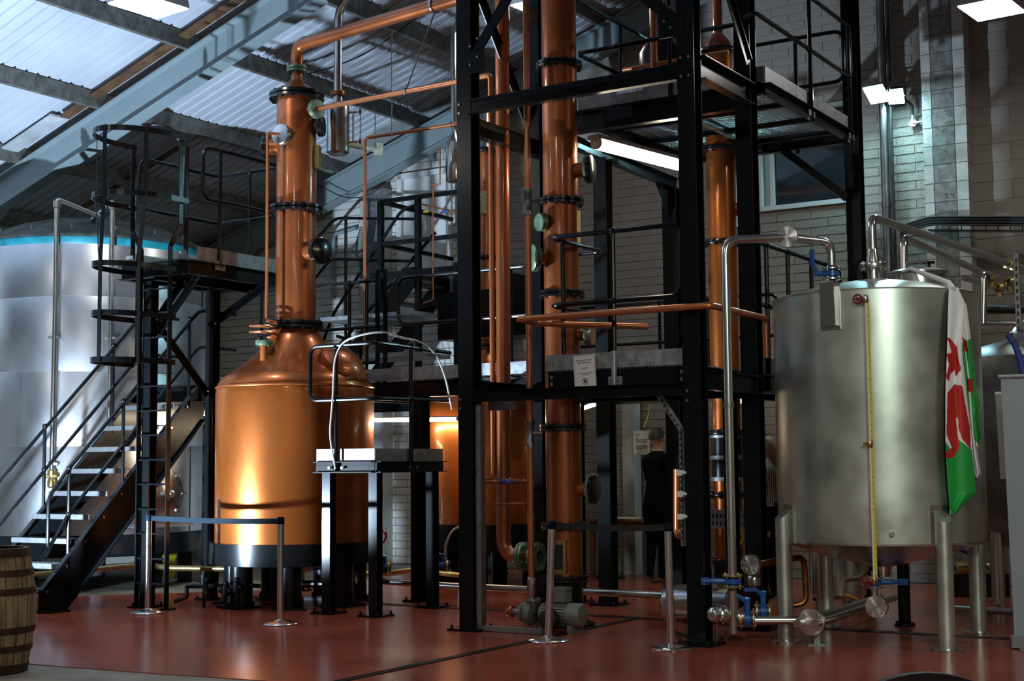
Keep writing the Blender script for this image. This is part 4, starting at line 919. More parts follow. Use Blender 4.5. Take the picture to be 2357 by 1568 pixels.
# ================================================================== SMALL STEP PLATFORM in front of the still
sp = thing('step_platform', 'low two-legged platform with galvanised kick plates beside the main still', 'platform', W(-1.75, .5))
for s in (-2.02, -1.44):
    mb = MB(); mb.ibeam(W(s, .50, .02), W(s, .50, 1.39), .09, .10, .010, .008, up=E2); mb.gbox(s - .05, s + .05, .449, .453, .05, 1.38); c = P(mb, 'leg', 'black_paint', sp, smooth=False); foot_plate(c, W(s, .50), .26)
for t in (1.45,):
    mb = MB(); mb.ibeam(W(-1.44, t, .02), W(-1.44, t, 1.39), .09, .10, .010, .008, up=E2); c = P(mb, 'leg', 'black_matte', sp, smooth=False); foot_plate(c, W(-1.44, t), .26)
for a, b in ((W(-2.14, .45, 1.435), W(-1.41, .45, 1.435)), (W(-1.40, .45, 1.435), W(-1.40, 1.58, 1.435)), (W(-2.12, .45, 1.435), W(-2.12, .62, 1.435)), (W(-2.0, 1.55, 1.435), W(-1.41, 1.55, 1.435))): beam(sp, a, b, .11, .06, name='edge_beam')
for s0, s1 in ((-2.13, -1.81), (-1.78, -1.405)):
    mb = MB(); mb.gbox(s0, s1, .435, .445, 1.49, 1.615); P(mb, 'kick_plate', 'galvanised', sp, smooth=False)
for t0, t1 in ((.45, .99), (1.06, 1.58)):
    mb = MB(); mb.gbox(-1.405, -1.395, t0, t1, 1.49, 1.615); P(mb, 'kick_plate', 'galvanised', sp, smooth=False)
g = MB()
for i in range(18): g.bar(W(-2.0 + i * .034, .5, 1.50), W(-2.0 + i * .034, 1.55 if i > 3 else .7, 1.50), .006, .028)
stuff(P(g, 'grating', 'galvanised', sp, smooth=False))
tf = .42
railing(sp, [(W(-1.87, tf, 1.40), W(-1.87, tf, 2.62), W(-1.87, tf, 2.62), W(-1.87, tf, 2.12)), (W(-1.38, 1.0, 1.40), W(-1.38, 1.0, 2.66), W(-1.38, 1.0, 2.66), W(-1.38, 1.0, 2.12))],
        [[W(-1.38, 1.7, 2.62), W(-1.38, tf, 2.64), W(-2.20, tf, 2.64), W(-2.20, tf, 2.10), W(-1.38, tf, 2.10), W(-1.38, 1.7, 2.12)]], .021, bend=.10)
bolts(sp, [W(-1.95, .42, 1.43), W(-1.79, .42, 1.43)], -E2, .015); bolts(sp, [W(-1.365, .94, 1.43), W(-1.365, 1.06, 1.43)], E1, .015)
# white cable tied along that rail
pts = [W(-1.86, .40, 1.42), W(-1.92, .38, 1.75), W(-1.88, .38, 2.1), W(-1.86, .38, 2.5), W(-1.78, .39, 2.66), W(-1.58, .39, 2.72), W(-1.36, .5, 2.76), W(-1.35, .75, 2.72), W(-1.34, 1.1, 2.70), W(-1.32, 1.35, 2.60), W(-1.3, 1.5, 2.35), W(-1.28, 1.58, 2.02)]
mb = MB(); mb.tube(pts, .010, 8, .12); single(mb, 'power_cable', 'white_cable', 'white cable tied along the handrail beside the main still', 'cable', pts[0])

# ================================================================== MEZZANINE behind the stills
mz = thing('mezzanine', 'black steel mezzanine deck with handrails behind the copper stills', 'platform', W(-3.2, 3.5, 2.2))
Z = 2.40
for a, b in ((W(-5.6, 2.28, Z - .11), W(-.35, 2.28, Z - .11)), (W(-6.6, 5.6, Z - .11), W(-.35, 5.6, Z - .11)), (W(-4.62, 1.36, Z - .11), W(-4.62, 2.28, Z - .11)), (W(-5.6, 1.36, Z - .11), W(-4.62, 1.36, Z - .11)), (W(-.35, 2.28, Z - .11), W(-.35, 5.6, Z - .11)), (W(-3.3, 2.28, Z - .11), W(-3.3, 5.6, Z - .11)), (W(-1.55, 2.28, Z - .11), W(-1.55, 5.6, Z - .11))): beam(mz, a, b, .18, .09, name='deck_beam')
g = MB()
for i in range(70): g.bar(W(-5.5 + i * .075, 2.28, Z), W(-5.5 + i * .075, 3.2 if -3.4 < -5.5 + i * .075 < -1.5 else 5.6, Z), .007, .028)
for i in range(14): g.bar(W(-5.6, 2.3 + i * .068, Z + .008), W(-.35, 2.3 + i * .068, Z + .008), .008, .012)
for i in range(13): g.bar(W(-5.58 + i * .075, 1.36, Z), W(-5.58 + i * .075, 2.3, Z), .007, .028)
stuff(P(g, 'grating', 'galvanised', mz, smooth=False))
for s0, s1 in ((-5.5, -4.2), (-4.2, -2.9), (-2.9, -1.9), (-1.9, -1.1), (-1.1, -.36)):
    mb = MB(); mb.gbox(s0 + .004, s1 - .004, 2.265, 2.275, Z, Z + .14); P(mb, 'kick_plate', 'galvanised', mz, smooth=False)
for s, t in ((-4.0, 2.3), (-1.95, 1.95), (-.4, 2.6), (-1.55, 5.5), (-3.3, 5.5), (-5.4, 2.35)):
    mb = MB(); mb.ibeam(W(s, t, .02), W(s, t, Z - .2), .15, .15, .012, .01, up=E2); c = P(mb, 'leg', 'black_matte', mz, smooth=False); foot_plate(c, W(s, t), .28)
zt, zm = 3.56, 3.03
railing(mz, [(W(s, 2.3, Z - .1), W(s, 2.3, zt), W(s, 2.3, zt), W(s, 2.3, zm)) for s in (-4.55, -3.95, -3.75, -3.2, -2.95)], [[W(-4.6, 2.3, zt), W(-2.8, 2.3, zt)], [W(-4.6, 2.3, zm), W(-2.8, 2.3, zm)], [W(-4.6, 2.3, 2.62), W(-2.8, 2.3, 2.62)]], .020)
railing(mz, [(W(s, 2.3, Z - .1), W(s, 2.3, zt), W(s, 2.3, zm)) for s in (-1.55, -1.0)], [[W(-1.75, 2.3, zt), W(-2.50, 2.3, zt), W(-2.50, 2.3, zm), W(-1.75, 2.3, zm)], [W(-1.75, 2.3, zt), W(-.4, 2.3, zt)], [W(-1.75, 2.3, zm), W(-.4, 2.3, zm)]], .021, bend=.12)
for s in (-2.74, -1.66):
    for k in (-.055, .055):
        mb = MB(); mb.bar(W(s + k, 2.3, Z - .1), W(s + k, 2.3, 3.66), .035, .04, up=E1); P(mb, 'gate_post', 'black_paint', mz, smooth=False)
    mb = MB(); mb.bar(W(s - .07, 2.3, 3.66), W(s + .07, 2.3, 3.66), .04, .035); P(mb, 'gate_cap', 'black_paint', mz, smooth=False)
mb = MB(); mb.gbox(-2.45, -1.2, 3.0, 3.5, 2.9, 3.45); P(mb, 'control_cabinet', 'black_paint', mz, smooth=False)
railing(mz, [(W(s, 5.4, Z), W(s, 5.4, 3.45), W(s, 5.4, 3.45), W(s, 5.4, 2.95)) for s in (-1.6, -.75, -.1, .5)], [[W(-2.6, 5.4, 3.45), W(.8, 5.4, 3.45), W(.8, 5.4, 2.95), W(-2.6, 5.4, 2.95)]], .021, bend=.1)
# upper stair from mezzanine to the door landing
us = thing('upper_stair', 'dark steel stair with box railings leading up to the white door', 'stair', W(-4.4, 4.6, Z))
for t in (4.55, 5.35):
    mb = MB(); mb.prism([W(-5.6, t - .01, Z + .0), W(-5.3, t - .01, Z + 0), W(-3.9, t - .01, 3.80), W(-3.9, t - .01, 4.06), W(-4.05, t - .01, 4.06)], E2 * .02); P(mb, 'stringer', 'black_paint', us, smooth=False)
for k in range(6):
    s = -5.35 + k * .25; z = Z + .26 + k * .245; mb = MB(); mb.gbox(s - .1, s + .12, 4.57, 5.33, z - .03, z); P(mb, 'tread', 'galvanised', us, smooth=False)
mb = MB(); mb.gbox(-4.6, -3.0, 4.5, 6.4, 3.94, 4.02); P(mb, 'landing_deck', 'black_paint', us, smooth=False)
for s in (-4.5, -3.88, -3.1):
    mb = MB(); mb.bar(W(s, 4.6 if s < -3.2 else 4.62, 2.5), W(s, 4.6 if s < -3.2 else 4.62, 5.0), .07, .07, up=E2); P(mb, 'post', 'black_paint', us, smooth=False)
for z in (5.0, 4.42):
    for a, b in (((-4.5, 4.6), (-3.1, 4.6)), ((-4.5, 4.6), (-4.5, 6.3))):
        mb = MB(); mb.bar(W(*a, z), W(*b, z), .055, .055); P(mb, 'rail', 'black_paint', us, smooth=False)
railing(us, [], [[W(-5.7, 4.6, Z + .35), W(-5.3, 4.6, 3.55), W(-4.15, 4.6, 4.85), W(-3.9, 4.6, 4.9)], [W(-5.2, 4.6, 3.1), W(-3.6, 4.6, 4.5)]], .022)
railing(us, [(W(-5.82, 5.5, 3.2), W(-5.82, 5.5, 5.04), W(-5.82, 5.5, 5.04), W(-5.82, 5.5, 4.40))], [[W(-6.9, 5.5, 4.35), W(-6.02, 5.5, 5.06), W(-4.55, 5.5, 4.9)], [W(-6.9, 5.5, 3.75), W(-6.1, 5.5, 4.46), W(-4.55, 5.5, 4.3)]], .022, bend=.12)
for z in (3.28, 2.78):
    mb = MB(); mb.gbox(-4.55, -3.1, 3.4, 4.2, z, z + .05); P(mb, 'step_board', 'galvanised', us, smooth=False)
# coat hung on the wall: ribbed hose with blue cloth
hc = onT(825, 540, 5.9)
e = thing('ribbed_hose', 'grey ribbed hose end hanging on the white wall by the stair rail', 'hose', hc - EZ * .5)
mb = MB(); a = hc + EZ * .10 + E1 * .10; b = hc - EZ * .34 - E1 * .02; n = 24
mb.tube([a + (b - a) * (i / n) for i in range(n + 1)], [.05 + .035 * i / n + (.007 if i % 2 else 0) for i in range(n + 1)], 14); P(mb, 'hose_end', 'grey_plastic', e)
mb = MB(); mb.prism([hc + E1 * .0 - EZ * .30, hc + E1 * .14 - EZ * .24, hc + E1 * .13 - EZ * .60, hc + E1 * .04 - EZ * .66], E2 * .03); P(mb, 'blue_cloth', mat('cloth_teal', (.03, .16, .24), 0, .8), e, smooth=False)
q = onT(765, 690, 6.40); r = onT(768, 540, 6.40); w = onT(820, 525, 6.40)
plant_pipe('wall_conduit', [q, r, w], .03, 'rafter_paint', 'grey wall conduit bending towards the hanging hose', .06, 10)
# notice panels right of the door
for s0, s1, z0, z1, m, lb in ((-4.42, -4.33, 3.5, 5.6, 'timber_brown', 'narrow brown timber strip on the wall right of the door'), (-4.50, -4.44, 3.5, 5.62, 'paper', 'pale vertical strip on the wall right of the door')):
    mb = MB(); mb.gbox(s0, s1, 6.42, 6.48, z0, z1); single(mb, 'wall_strip', m, lb, 'panel', W((s0 + s1) / 2, 6.45, z0), smooth=False)
# thin copper lines near the door
a = onT(1003, 310, 5.0)
plant_pipe('copper_pipe', [onT(1013, 340, 4.3), onT(1013, 425, 4.3), onT(997, 425, 4.3), onT(997, 690, 4.3), onT(975, 698, 4.3)], .010, 'copper_pipe', 'thin square-bent copper line in front of the white door', .01, 8)
plant_pipe('copper_pipe', [onT(970, 470, 4.4), onT(1050, 488, 4.4)], .012, 'copper_pipe', 'short sloping copper line across the box railing', 0, 8)
for i, (u, v, m) in enumerate(((981, 487, 'yellow_tape'), (1026, 486, 'blue_paint'))):
    p = onT(u, v, 4.38); mb = MB(); mb.tube([p - E1 * .04, p + E1 * .04], .015, 8); mb.cyl(p, EZ, .008, .03, 6); single(mb, 'small_tap', m, ('yellow', 'blue')[i] + ' tap handle on the copper line by the door', 'valve', p)
# ================================================================== RIGHT: STAINLESS TANK
cR = Vector((3.045, 11.87, 0)); RR = .838
tk = thing('steel_tank', 'brushed stainless tank on four round legs with a flag draped down it', 'tank', cR)
mb = MB(); mb.lathe([(RR, .80), (RR, 2.80)], cR, EZ, 80); sh = P(mb, 'shell', 'steel_tank', tk)
mb = MB(); mb.lathe([(RR + .004, 2.795), (RR + .006, 2.805), (RR - .01, 2.812), (.5, 2.90), (.13, 2.965), (.10, 2.97)], cR, EZ, 64); P(mb, 'top_cone', 'steel_tank', tk)
mb = MB(); mb.lathe([(RR + .004, .81), (RR + .004, .795), (.5, .68), (.08, .585), (.06, .5)], cR, EZ, 64); P(mb, 'bottom_cone', 'steel', tk)
for p in ((2.24, 11.66), (3.25, 11.16), (3.80, 12.08), (2.79, 12.58)):
    q = Vector((p[0] + .012, p[1], 0)); d = (cR - q).normalized(); q = cR - d * (RR + .045)
    x = d.cross(EZ); n = 20; mb = MB(); r = .066; vs = []; 
    for z in (0.02, None):
        for i in range(n):
            a = 2 * math.pi * i / n; o = (d * math.cos(a) + x * math.sin(a)) * r; vs.append(q + o + EZ * (z if z is not None else 1.03 + math.cos(a) * .055))
    mb.add(vs, [(i, (i + 1) % n, n + (i + 1) % n, n + i) for i in range(n)] + [tuple(range(n, 2 * n))]); lg = P(mb, 'leg', 'steel_tank', tk)
    mb = MB(); mb.lathe([(.001, .0), (.125, 0), (.125, .018), (.07, .024)], q, EZ, 28); P(mb, 'foot', 'steel', lg)
    mb = MB(); mb.box(q + d * .047 + EZ * .95, d * .004, x * .082, EZ * .155); P(mb, 'leg_pad', 'steel', lg, smooth=False)
# nozzles and manway on top
mb = MB(); mb.lathe([(.055, 2.95), (.055, 3.07)], cR, EZ, 18); P(mb, 'top_nozzle', 'steel', tk)
mb = MB(); mb.flange(cR + EZ * 3.085, EZ, .115, .045, nb=8, br=.010, hole=.04); P(mb, 'nozzle_flange', 'steel', tk)
mw = cR + Vector((.42, .18, 0))
mb = MB(); mb.lathe([(.25, 2.82), (.25, 3.02), (.262, 3.03), (.262, 3.045), (.2, 3.07), (.05, 3.09), (.001, 3.09)], mw, EZ, 40); mwp = P(mb, 'manway', 'steel', tk)
mb = MB(); mb.tube([mw + Vector((-.12, -.05, 3.08)), mw + Vector((-.1, -.06, 3.14)), mw + Vector((.06, -.06, 3.14)), mw + Vector((.08, -.05, 3.08))], .008, 8, .02); P(mb, 'lid_handle', 'steel', mwp)
mb = MB(); mb.lathe([(.012, 3.09), (.012, 3.13), (.05, 3.135), (.05, 3.15), (.001, 3.155)], mw + Vector((.12, .05, 0)), EZ, 10); P(mb, 'lid_knob', 'black_paint', mwp)
# bracket plate and side stub for the filler pipe
d = vdir(-128); x = d.cross(EZ)
mb = MB(); mb.box(cR + d * (RR + .006) + EZ * 2.66, d * .006, x * .085, EZ * .17); bp = P(mb, 'bracket_pad', 'steel', tk, smooth=False)
mb = MB(); q = cR + d * (RR + .05); mb.hexa([q - x * .06 + EZ * 2.52 - d * .04, q + x * .06 + EZ * 2.52 - d * .04, q + x * .06 + EZ * 2.52, q - x * .06 + EZ * 2.52, q - x * .06 + EZ * 2.86 - d * .10, q + x * .06 + EZ * 2.86 - d * .10, q + x * .06 + EZ * 2.86 + d * .02, q - x * .06 + EZ * 2.86 + d * .02]); P(mb, 'bracket', 'steel', tk, smooth=False)
mb = MB(); mb.cyl(cR + vdir(-99) * RR + EZ * .89, vdir(-99), .022, .03, 8); P(mb, 'plug', 'steel', tk)
# sight gauge with yellow tape
d = vdir(-108.5); g0 = cR + d * (RR + .075)
gg = thing('level_gauge', 'vertical level gauge with yellow measuring tape on the steel tank', 'gauge', g0 + EZ * .50)
mb = MB(); mb.tube([g0 + EZ * .54, g0 + EZ * 2.70], .008, 8); P(mb, 'gauge_glass', 'white_plastic', gg)
x = d.cross(EZ)
mb = MB(); mb.box(g0 - x * .016 + EZ * 1.62, x * .011, d * .002, EZ * 1.08); tp = P(mb, 'measuring_tape', 'yellow_tape', gg, smooth=False)
for i in range(42):
    mb = MB(); mb.box(g0 - x * (.016 if i % 5 else .014) + EZ * (.58 + i * .05) + d * .0025, x * (.004 if i % 5 else .009), d * .0006, EZ * .0022); P(mb, 'tape_mark', 'ink', tp, smooth=False)
for z in (.54, 1.585, 2.71):
    mb = MB(); mb.lathe([(.018, -.03), (.024, -.02), (.024, .02), (.018, .03)], g0 + EZ * z, EZ, 10); mb.tube([g0 + EZ * z, g0 + EZ * z - d * .09], .012, 8); mb.tube([g0 + EZ * z - x * .02, g0 + EZ * z + x * .05], .012, 8); P(mb, 'gauge_cock', 'brass' if z < 2 else 'steel', gg)
handwheel(gg, g0 + EZ * .52 + x * .06 - EZ * 0, (x * .4 + d).normalized(), .038); handwheel(gg, g0 + EZ * 2.71 + x * .06, (x * .4 + d).normalized(), .036)

# ---- flag draped over the tank (white over green with a red dragon)
def onCyl(u, v, c, R):
    d = ray(u, v); ax, ay = d.x, d.y; bx, by = CAM.x - c.x, CAM.y - c.y
    A = ax * ax + ay * ay; B = 2 * (ax * bx + ay * by); C = bx * bx + by * by - R * R; D = B * B - 4 * A * C
    if D < 0: k = -B / (2 * A)
    else: k = (-B - math.sqrt(D)) / (2 * A)
    return CAM + d * k
def inside(p, poly):
    x, y = p; r = False; j = len(poly) - 1
    for i in range(len(poly)):
        xi, yi = poly[i]; xj, yj = poly[j]
        if (yi > y) != (yj > y) and x < (xj - xi) * (y - yi) / (yj - yi) + xi: r = not r
        j = i
    return r
RED = [[(2178, 775), (2188, 780), (2203, 800), (2207, 830), (2212, 850), (2200, 868), (2196, 852), (2187, 862), (2184, 878), (2176, 870), (2184, 840), (2178, 815), (2190, 812), (2184, 790)],
       [(2180, 905), (2196, 885), (2214, 888), (2222, 935), (2232, 985), (2234, 1035), (2215, 1012), (2206, 985), (2206, 965), (2200, 960), (2204, 1000), (2210, 1028), (2196, 1052), (2180, 1056), (2170, 1048), (2190, 1030), (2178, 1000)],
       [(2214, 775), (2224, 786), (2230, 812), (2218, 806)], [(2227, 870), (2240, 875), (2238, 905), (2227, 900)]]
def flag_strip(par, L, R, v0, v1, gsplit, off, nu=40, nv=200, fold=.018, ph=0):
    def ed(E, v):
        for (a, b), (c, d) in zip(E, E[1:]):
            if b <= v <= d: return a + (c - a) * (v - b) / max(1e-6, d - b)
        return E[-1][0]
    mb = MB(); vs = []
    for j in range(nv + 1):
        v = v0 + (v1 - v0) * j / nv; l, r = ed(L, v), ed(R, v)
        for i in range(nu + 1):
            f = i / nu; u = l + (r - l) * f; k = min(1, j / nv * 3 + .15)
            vs.append(onCyl(u, v + (0), cR, RR + .014 + off + k * fold * (1 + math.sin(f * 8.2 + ph + j / nv * 2.6))))
    fs, ms = [], []
    for j in range(nv):
        v = v0 + (v1 - v0) * (j + .5) / nv; l, r = ed(L, v), ed(R, v)
        for i in range(nu):
            u = l + (r - l) * (i + .5) / nu; m = 0
            if inside((u, v), gsplit): m = 1
            if any(inside((u, v), q) for q in RED): m = 2
            fs.append((j * (nu + 1) + i, j * (nu + 1) + i + 1, (j + 1) * (nu + 1) + i + 1, (j + 1) * (nu + 1) + i)); ms.append(m)
    mb.v = vs; mb.f = fs; mb.m = ms
    o = mb.build('flag_fold', ['flag_white', 'flag_green', 'flag_red'], par, ang=180)
    so = o.modifiers.new('thickness', 'SOLIDIFY'); so.thickness = .0025
    return o
fg = thing('draped_flag', 'white and green flag with a red dragon hanging down the steel tank', 'flag', onCyl(2205, 1180, cR, RR))
flag_strip(fg, [(2184, 662), (2182, 700), (2180, 800), (2176, 900), (2176, 1020), (2180, 1100), (2187, 1185)], [(2204, 662), (2222, 700), (2214, 800), (2222, 900), (2236, 1000), (2240, 1060), (2247, 1135), (2196, 1185)], 662, 1185, [(2170, 1010), (2178, 1020), (2198, 1052), (2206, 1012), (2236, 1036), (2250, 1140), (2190, 1190), (2170, 1100)], .012, nu=56, nv=300)
flag_strip(fg, [(2206, 700), (2214, 780), (2224, 900), (2240, 1010), (2248, 1030)], [(2224, 700), (2236, 790), (2248, 900), (2257, 935), (2252, 960), (2258, 1010), (2250, 1030)], 700, 1030, [(2210, 795), (2240, 775), (2262, 900), (2262, 1040), (2236, 1000)], .0, ph=2)
flag_strip(fg, [(2208, 780), (2222, 900), (2236, 1050), (2246, 1100)], [(2226, 780), (2244, 1000), (2258, 1090), (2250, 1100)], 780, 1100, [(0, 0), (1, 0), (1, 1)], -.006, ph=1)
mb = MB(); a = mw + Vector((-.17, -.19, 3.04)); b = onCyl(2184, 655, cR, RR - .02); b.z = 2.83; c = onCyl(2192, 668, cR, RR + .03)
mb.tube([a, a + Vector((.05, -.06, .01)), b + EZ * .015, c], [.014, .018, .026, .034], 10); P(mb, 'flag_twist', 'flag_white', fg)

# ---- filler pipe with butterfly valve, left
n0 = onY(1915, 640, 11.55); z0 = 2.93
fx = Vector((n0.x, n0.y, 0))
e = thing('filler_pipe', 'stainless filler pipe looping from the floor valves over to the steel tank', 'pipe', onZ(1676, 1330, .62))
b0 = Vector((onY(1672, 700, 11.25).x, 11.25, 0)); fz = onY(1821, 549, 11.45)
pA = Vector((fz.x - .02, 11.42, fz.z)); zt = pA.z
mb = MB(); mb.tube([b0 + EZ * .52, b0 + EZ * (zt - .04), Vector((pA.x, pA.y, zt))], .036, 14, .12); P(mb, 'pipe_run', 'steel', e)
mb = MB(); mb.tube([Vector((pA.x, pA.y, zt)), fx + EZ * (zt - .02), fx + EZ * 3.05], .036, 14, .12); P(mb, 'pipe_run', 'steel', e)
dn = Vector((-.45, -.9, 0)).normalized()
mb = MB(); mb.flange(Vector((pA.x, pA.y, zt)) + dn * .035, dn, .08, .018, rb=.060, nb=4, br=.010, n=32); P(mb, 'back_flange', 'brass', e)
mb = MB(); mb.lathe([(.001, .012), (.083, .012), (.083, -.010), (.03, -.010)], Vector((0, 0, 0)), EZ, 40); o = mb.build('blind_flange', 'steel_turned'); o.parent = e; o.matrix_local = Matrix.Translation(Vector((pA.x, pA.y, zt)) + dn * .055 - ORIGIN[e.name]) @ dn.to_track_quat('Z', 'Y').to_matrix().to_4x4()
mb = MB(); mb.lathe([(.04, -.02), (.044, -.02), (.044, .02), (.04, .02)], b0 + EZ * 1.90, EZ, 12); P(mb, 'pipe_clamp', 'steel_dark', e)
ball_valve('butterfly_valve', fx + EZ * 2.98, EZ, vdir(190), .078, 'blue lever valve on top of the steel tank', body='steel', L=.10, hl=.19, hd=EZ)
# vent pipes running off to the right
zp = 3.52; t0 = cR + EZ * 3.10; tz = onY(2005, 500, 11.87).z
q1 = onZ(2338, 612, tz)
e = thing('vent_pipe', 'stainless vent pipe rising from the tank top and running away right', 'pipe', t0)
mb = MB(); mb.tube([t0, t0 + EZ * .10, t0 + EZ * .2, Vector((cR.x, cR.y, tz)), q1, q1 + (q1 - Vector((cR.x, cR.y, tz))) * .4], .036, 14, .09); mb.lathe([(.06, .0), (.055, .05), (.038, .13)], t0, EZ, 16); P(mb, 'pipe_run', 'steel', e)
for k in (.93, .985):
    p = Vector((cR.x, cR.y, tz)) + (q1 - Vector((cR.x, cR.y, tz))) * k; mb = MB(); mb.lathe([(.04, -.02), (.06, -.015), (.06, .015), (.04, .02)], p, q1 - p, 14); P(mb, 'pipe_union', 'brass', e)
y2 = 12.5; a = onY(2080, 650, y2); b = onY(2080, 548, y2); q2 = onZ(2300, 645, b.z)
e = thing('vent_pipe', 'second stainless vent pipe just below the first one', 'pipe', a)
mb = MB(); mb.tube([a, b, q2, q2 + (q2 - b) * .3], .036, 14, .09); P(mb, 'pipe_run', 'steel', e)
for k in (.86, .95):
    p = b + (q2 - b) * k; mb = MB(); mb.lathe([(.04, -.02), (.065, -.015), (.065, .015), (.04, .02)], p - EZ * .02, q2 - b, 14); P(mb, 'pipe_union', 'brass', e)
y3 = 13.2; a = onY(2263, 745, y3); b = onY(2265, 630, y3); q3 = onZ(2335, 652, b.z)
plant_pipe('steel_pipe', [a, b, q3, q3 + (q3 - b) * .6], .03, 'steel', 'short looped steel pipe right of the flag', .06)
a = onY(2220, 640, 13.6); q4 = onZ(2330, 668, a.z); plant_pipe('steel_pipe', [a, q4, q4 + (q4 - a) * .5], .032, 'steel', 'stub of steel pipe ending behind the manway lid', 0)
for i, (u, v) in enumerate(((2280, 640), (2300, 662), (2325, 648))):
    p = onY(u, v, 13.3); mb = MB(); mb.lathe([(.02, -.05), (.05, -.03), (.05, .03), (.02, .05)], p, E2, 14); mb.cyl(p - EZ * .09, EZ, .03, .06, 10); single(mb, 'pipe_valve', 'brass', ['left', 'middle', 'right'][i] + ' brass pipe valve in the cluster by the slotted strut', 'valve', p - EZ * .09)
p = onY(2346, 770, 13.0)
e = thing('slotted_strut', 'slotted steel strut carrying pipes at the right edge', 'strut', p)
mb = MB(); mb.bar(p, p + EZ * .75, .045, .03, up=E2); st = P(mb, 'strut_channel', 'galvanised', e, smooth=False)
for i in range(10): mb = MB(); mb.box(p + EZ * (.05 + i * .07) - E2 * .016, E1 * .008, E2 * .002, EZ * .02); P(mb, 'slot', 'black_rubber', st, smooth=False)
for v, r, m, lb in ((715, .05, 'black_rubber', 'thick black lagged pipe on the right wall'), (748, .03, 'steel', 'lower steel wall pipe right of the flag')):
    a = onT(2200, v - 4, 5.4); plant_pipe('wall_pipe', [a, onT(2500, v - 2, 5.4)], r, m, lb, 0)

# ---- second tank behind
cS = Vector((onY(2402, 900, 13.5).x, 13.5, 0))
e = thing('steel_tank', 'darker stainless tank behind the flag at the right edge', 'tank', cS)
mb = MB(); mb.lathe([(.001, .56), (.3, .60), (.86, .80), (.875, .84), (.875, 2.30), (.86, 2.40), (.78, 2.47), (.3, 2.60), (.001, 2.63)], cS, EZ, 64); P(mb, 'shell', 'steel_dark', e)
for k in range(4):
    d = vdir(k * 90 + 35); mb = MB(); mb.cyl(cS + d * .80, EZ, .06, .95, 14); P(mb, 'leg', 'steel', e)
md = (vdir(-108) * .55 + EZ * .83).normalized(); mc = cS + vdir(-112) * .50 + EZ * 2.47
mb = MB(); mb.lathe([(.23, -.1), (.23, .12), (.245, .13), (.245, .17), (.2, .2), (.001, .23)], mc, md, 28); mh = P(mb, 'manhole', 'steel', e); x, y = perp(md)
for k in range(6):
    a = k * 1.047; q = mc + (x * math.cos(a) + y * math.sin(a)) * .245 + md * .11; mb = MB(); mb.bar(q - md * .06, q + md * .07, .03, .02); P(mb, 'lid_clamp', 'steel_dark', mh, smooth=False)
a = onY(2318, 770, 12.7); mb = MB(); mb.tube([a, onY(2340, 800, 12.65), onY(2356, 860, 12.6), onY(2358, 905, 12.6)], [.02, .03, .03, .025], 10, .06); single(mb, 'flag_cloth', 'flag_pole_blue', 'strip of dark blue flag cloth at the right edge', 'flag', onY(2358, 905, 12.6))

# ---- blind flanges, floor pipes and valves below the tanks
def turned_disc(par, c, dn, r):
    mb = MB(); mb.lathe([(.001, .012), (r, .012), (r, -.012), (.03, -.012)], Vector((0, 0, 0)), EZ, 40); o = mb.build('disc', 'steel_turned')
    o.parent = par; o.matrix_local = Matrix.Translation(Vector(c) - ORIGIN[par.name]) @ dn.to_track_quat('Z', 'Y').to_matrix().to_4x4(); ORIGIN[o.name] = ORIGIN[par.name]; return o
def disc_tee(u, v, y, r, label, stem=None, dn=Vector((-.5, -.86, 0))):
    c = onY(u, v, y); dn = dn.normalized(); e = thing('blind_flange', label, 'flange', c - EZ * r)
    turned_disc(e, c, dn, r)
    x, y_ = perp(dn)
    for k in range(4):
        a = math.pi / 4 + k * math.pi / 2; mb = MB(); mb.cyl(c + (x * math.cos(a) + y_ * math.sin(a)) * r * .72 + dn * .010, dn, .011, .012, 8); P(mb, 'bolt', 'steel', e)
    mb = MB(); mb.lathe([(r, -.014), (r, -.036), (.038, -.036), (.038, -.16)], c, dn, 28); P(mb, 'back_flange', 'brass', e)
    return c, dn
c1, dn = disc_tee(1868, 1432, 11.35, .105, 'shiny round blind flange low in front of the tank leg')
e = thing('pipe_stand', 'small steel foot under the low round flange', 'stand', Vector((c1.x + .06, c1.y + .12, 0)))
mb = MB(); p = Vector((c1.x + .06, c1.y + .12, 0)); mb.bar(p, p + EZ * .16, .05, .05); mb.box(p + EZ * .005, Vector((.08, 0, 0)), Vector((0, .05, 0)), EZ * .005); P(mb, 'foot', 'galvanised', e, smooth=False)
c2_, dn = disc_tee(2018, 1397, 11.75, .090, 'shiny round blind flange hanging below the tank centre')
c3_, dn = disc_tee(1727, 1300, 11.75, .080, 'shiny round blind flange beside the floor valves')
plant_pipe('steel_pipe', [Vector((c3_.x + .05, c3_.y + .02, c3_.z)), onY(1850, 1282, 12.1), onY(1857, 1390, 12.1), onY(1790, 1398, 12.1)], .026, 'copper_dark', 'bronze pipe hooking behind the front tank leg', .08)
plant_pipe('steel_pipe', [Vector((c2_.x, c2_.y + .06, c2_.z)), Vector((c2_.x, c2_.y + .06, .55))], .03, 'steel', 'short pipe below the steel tank outlet', 0)
ball_valve('butterfly_valve', Vector((c2_.x, c2_.y + .06, .46)), EZ, vdir(-5), .075, 'blue valve under the steel tank outlet', body='steel', L=.09, hl=.1, hd=vdir(0))
za = .17
a = onZ(1875, 1438, za + .02); b = onZ(2130, 1352, za); 
for i, (o, lb) in enumerate(((0, 'nearer of two low steel pipes running under the tank'), (.14, 'farther of two low steel pipes running under the tank'))):
    dd = (b - a).normalized(); x = EZ.cross(dd); plant_pipe('floor_pipe', [a + x * o, a + x * o + dd * 2.6], .034, 'steel', lb, 0)
fz_ = .19
va = onY(1672, 1420, 11.25)
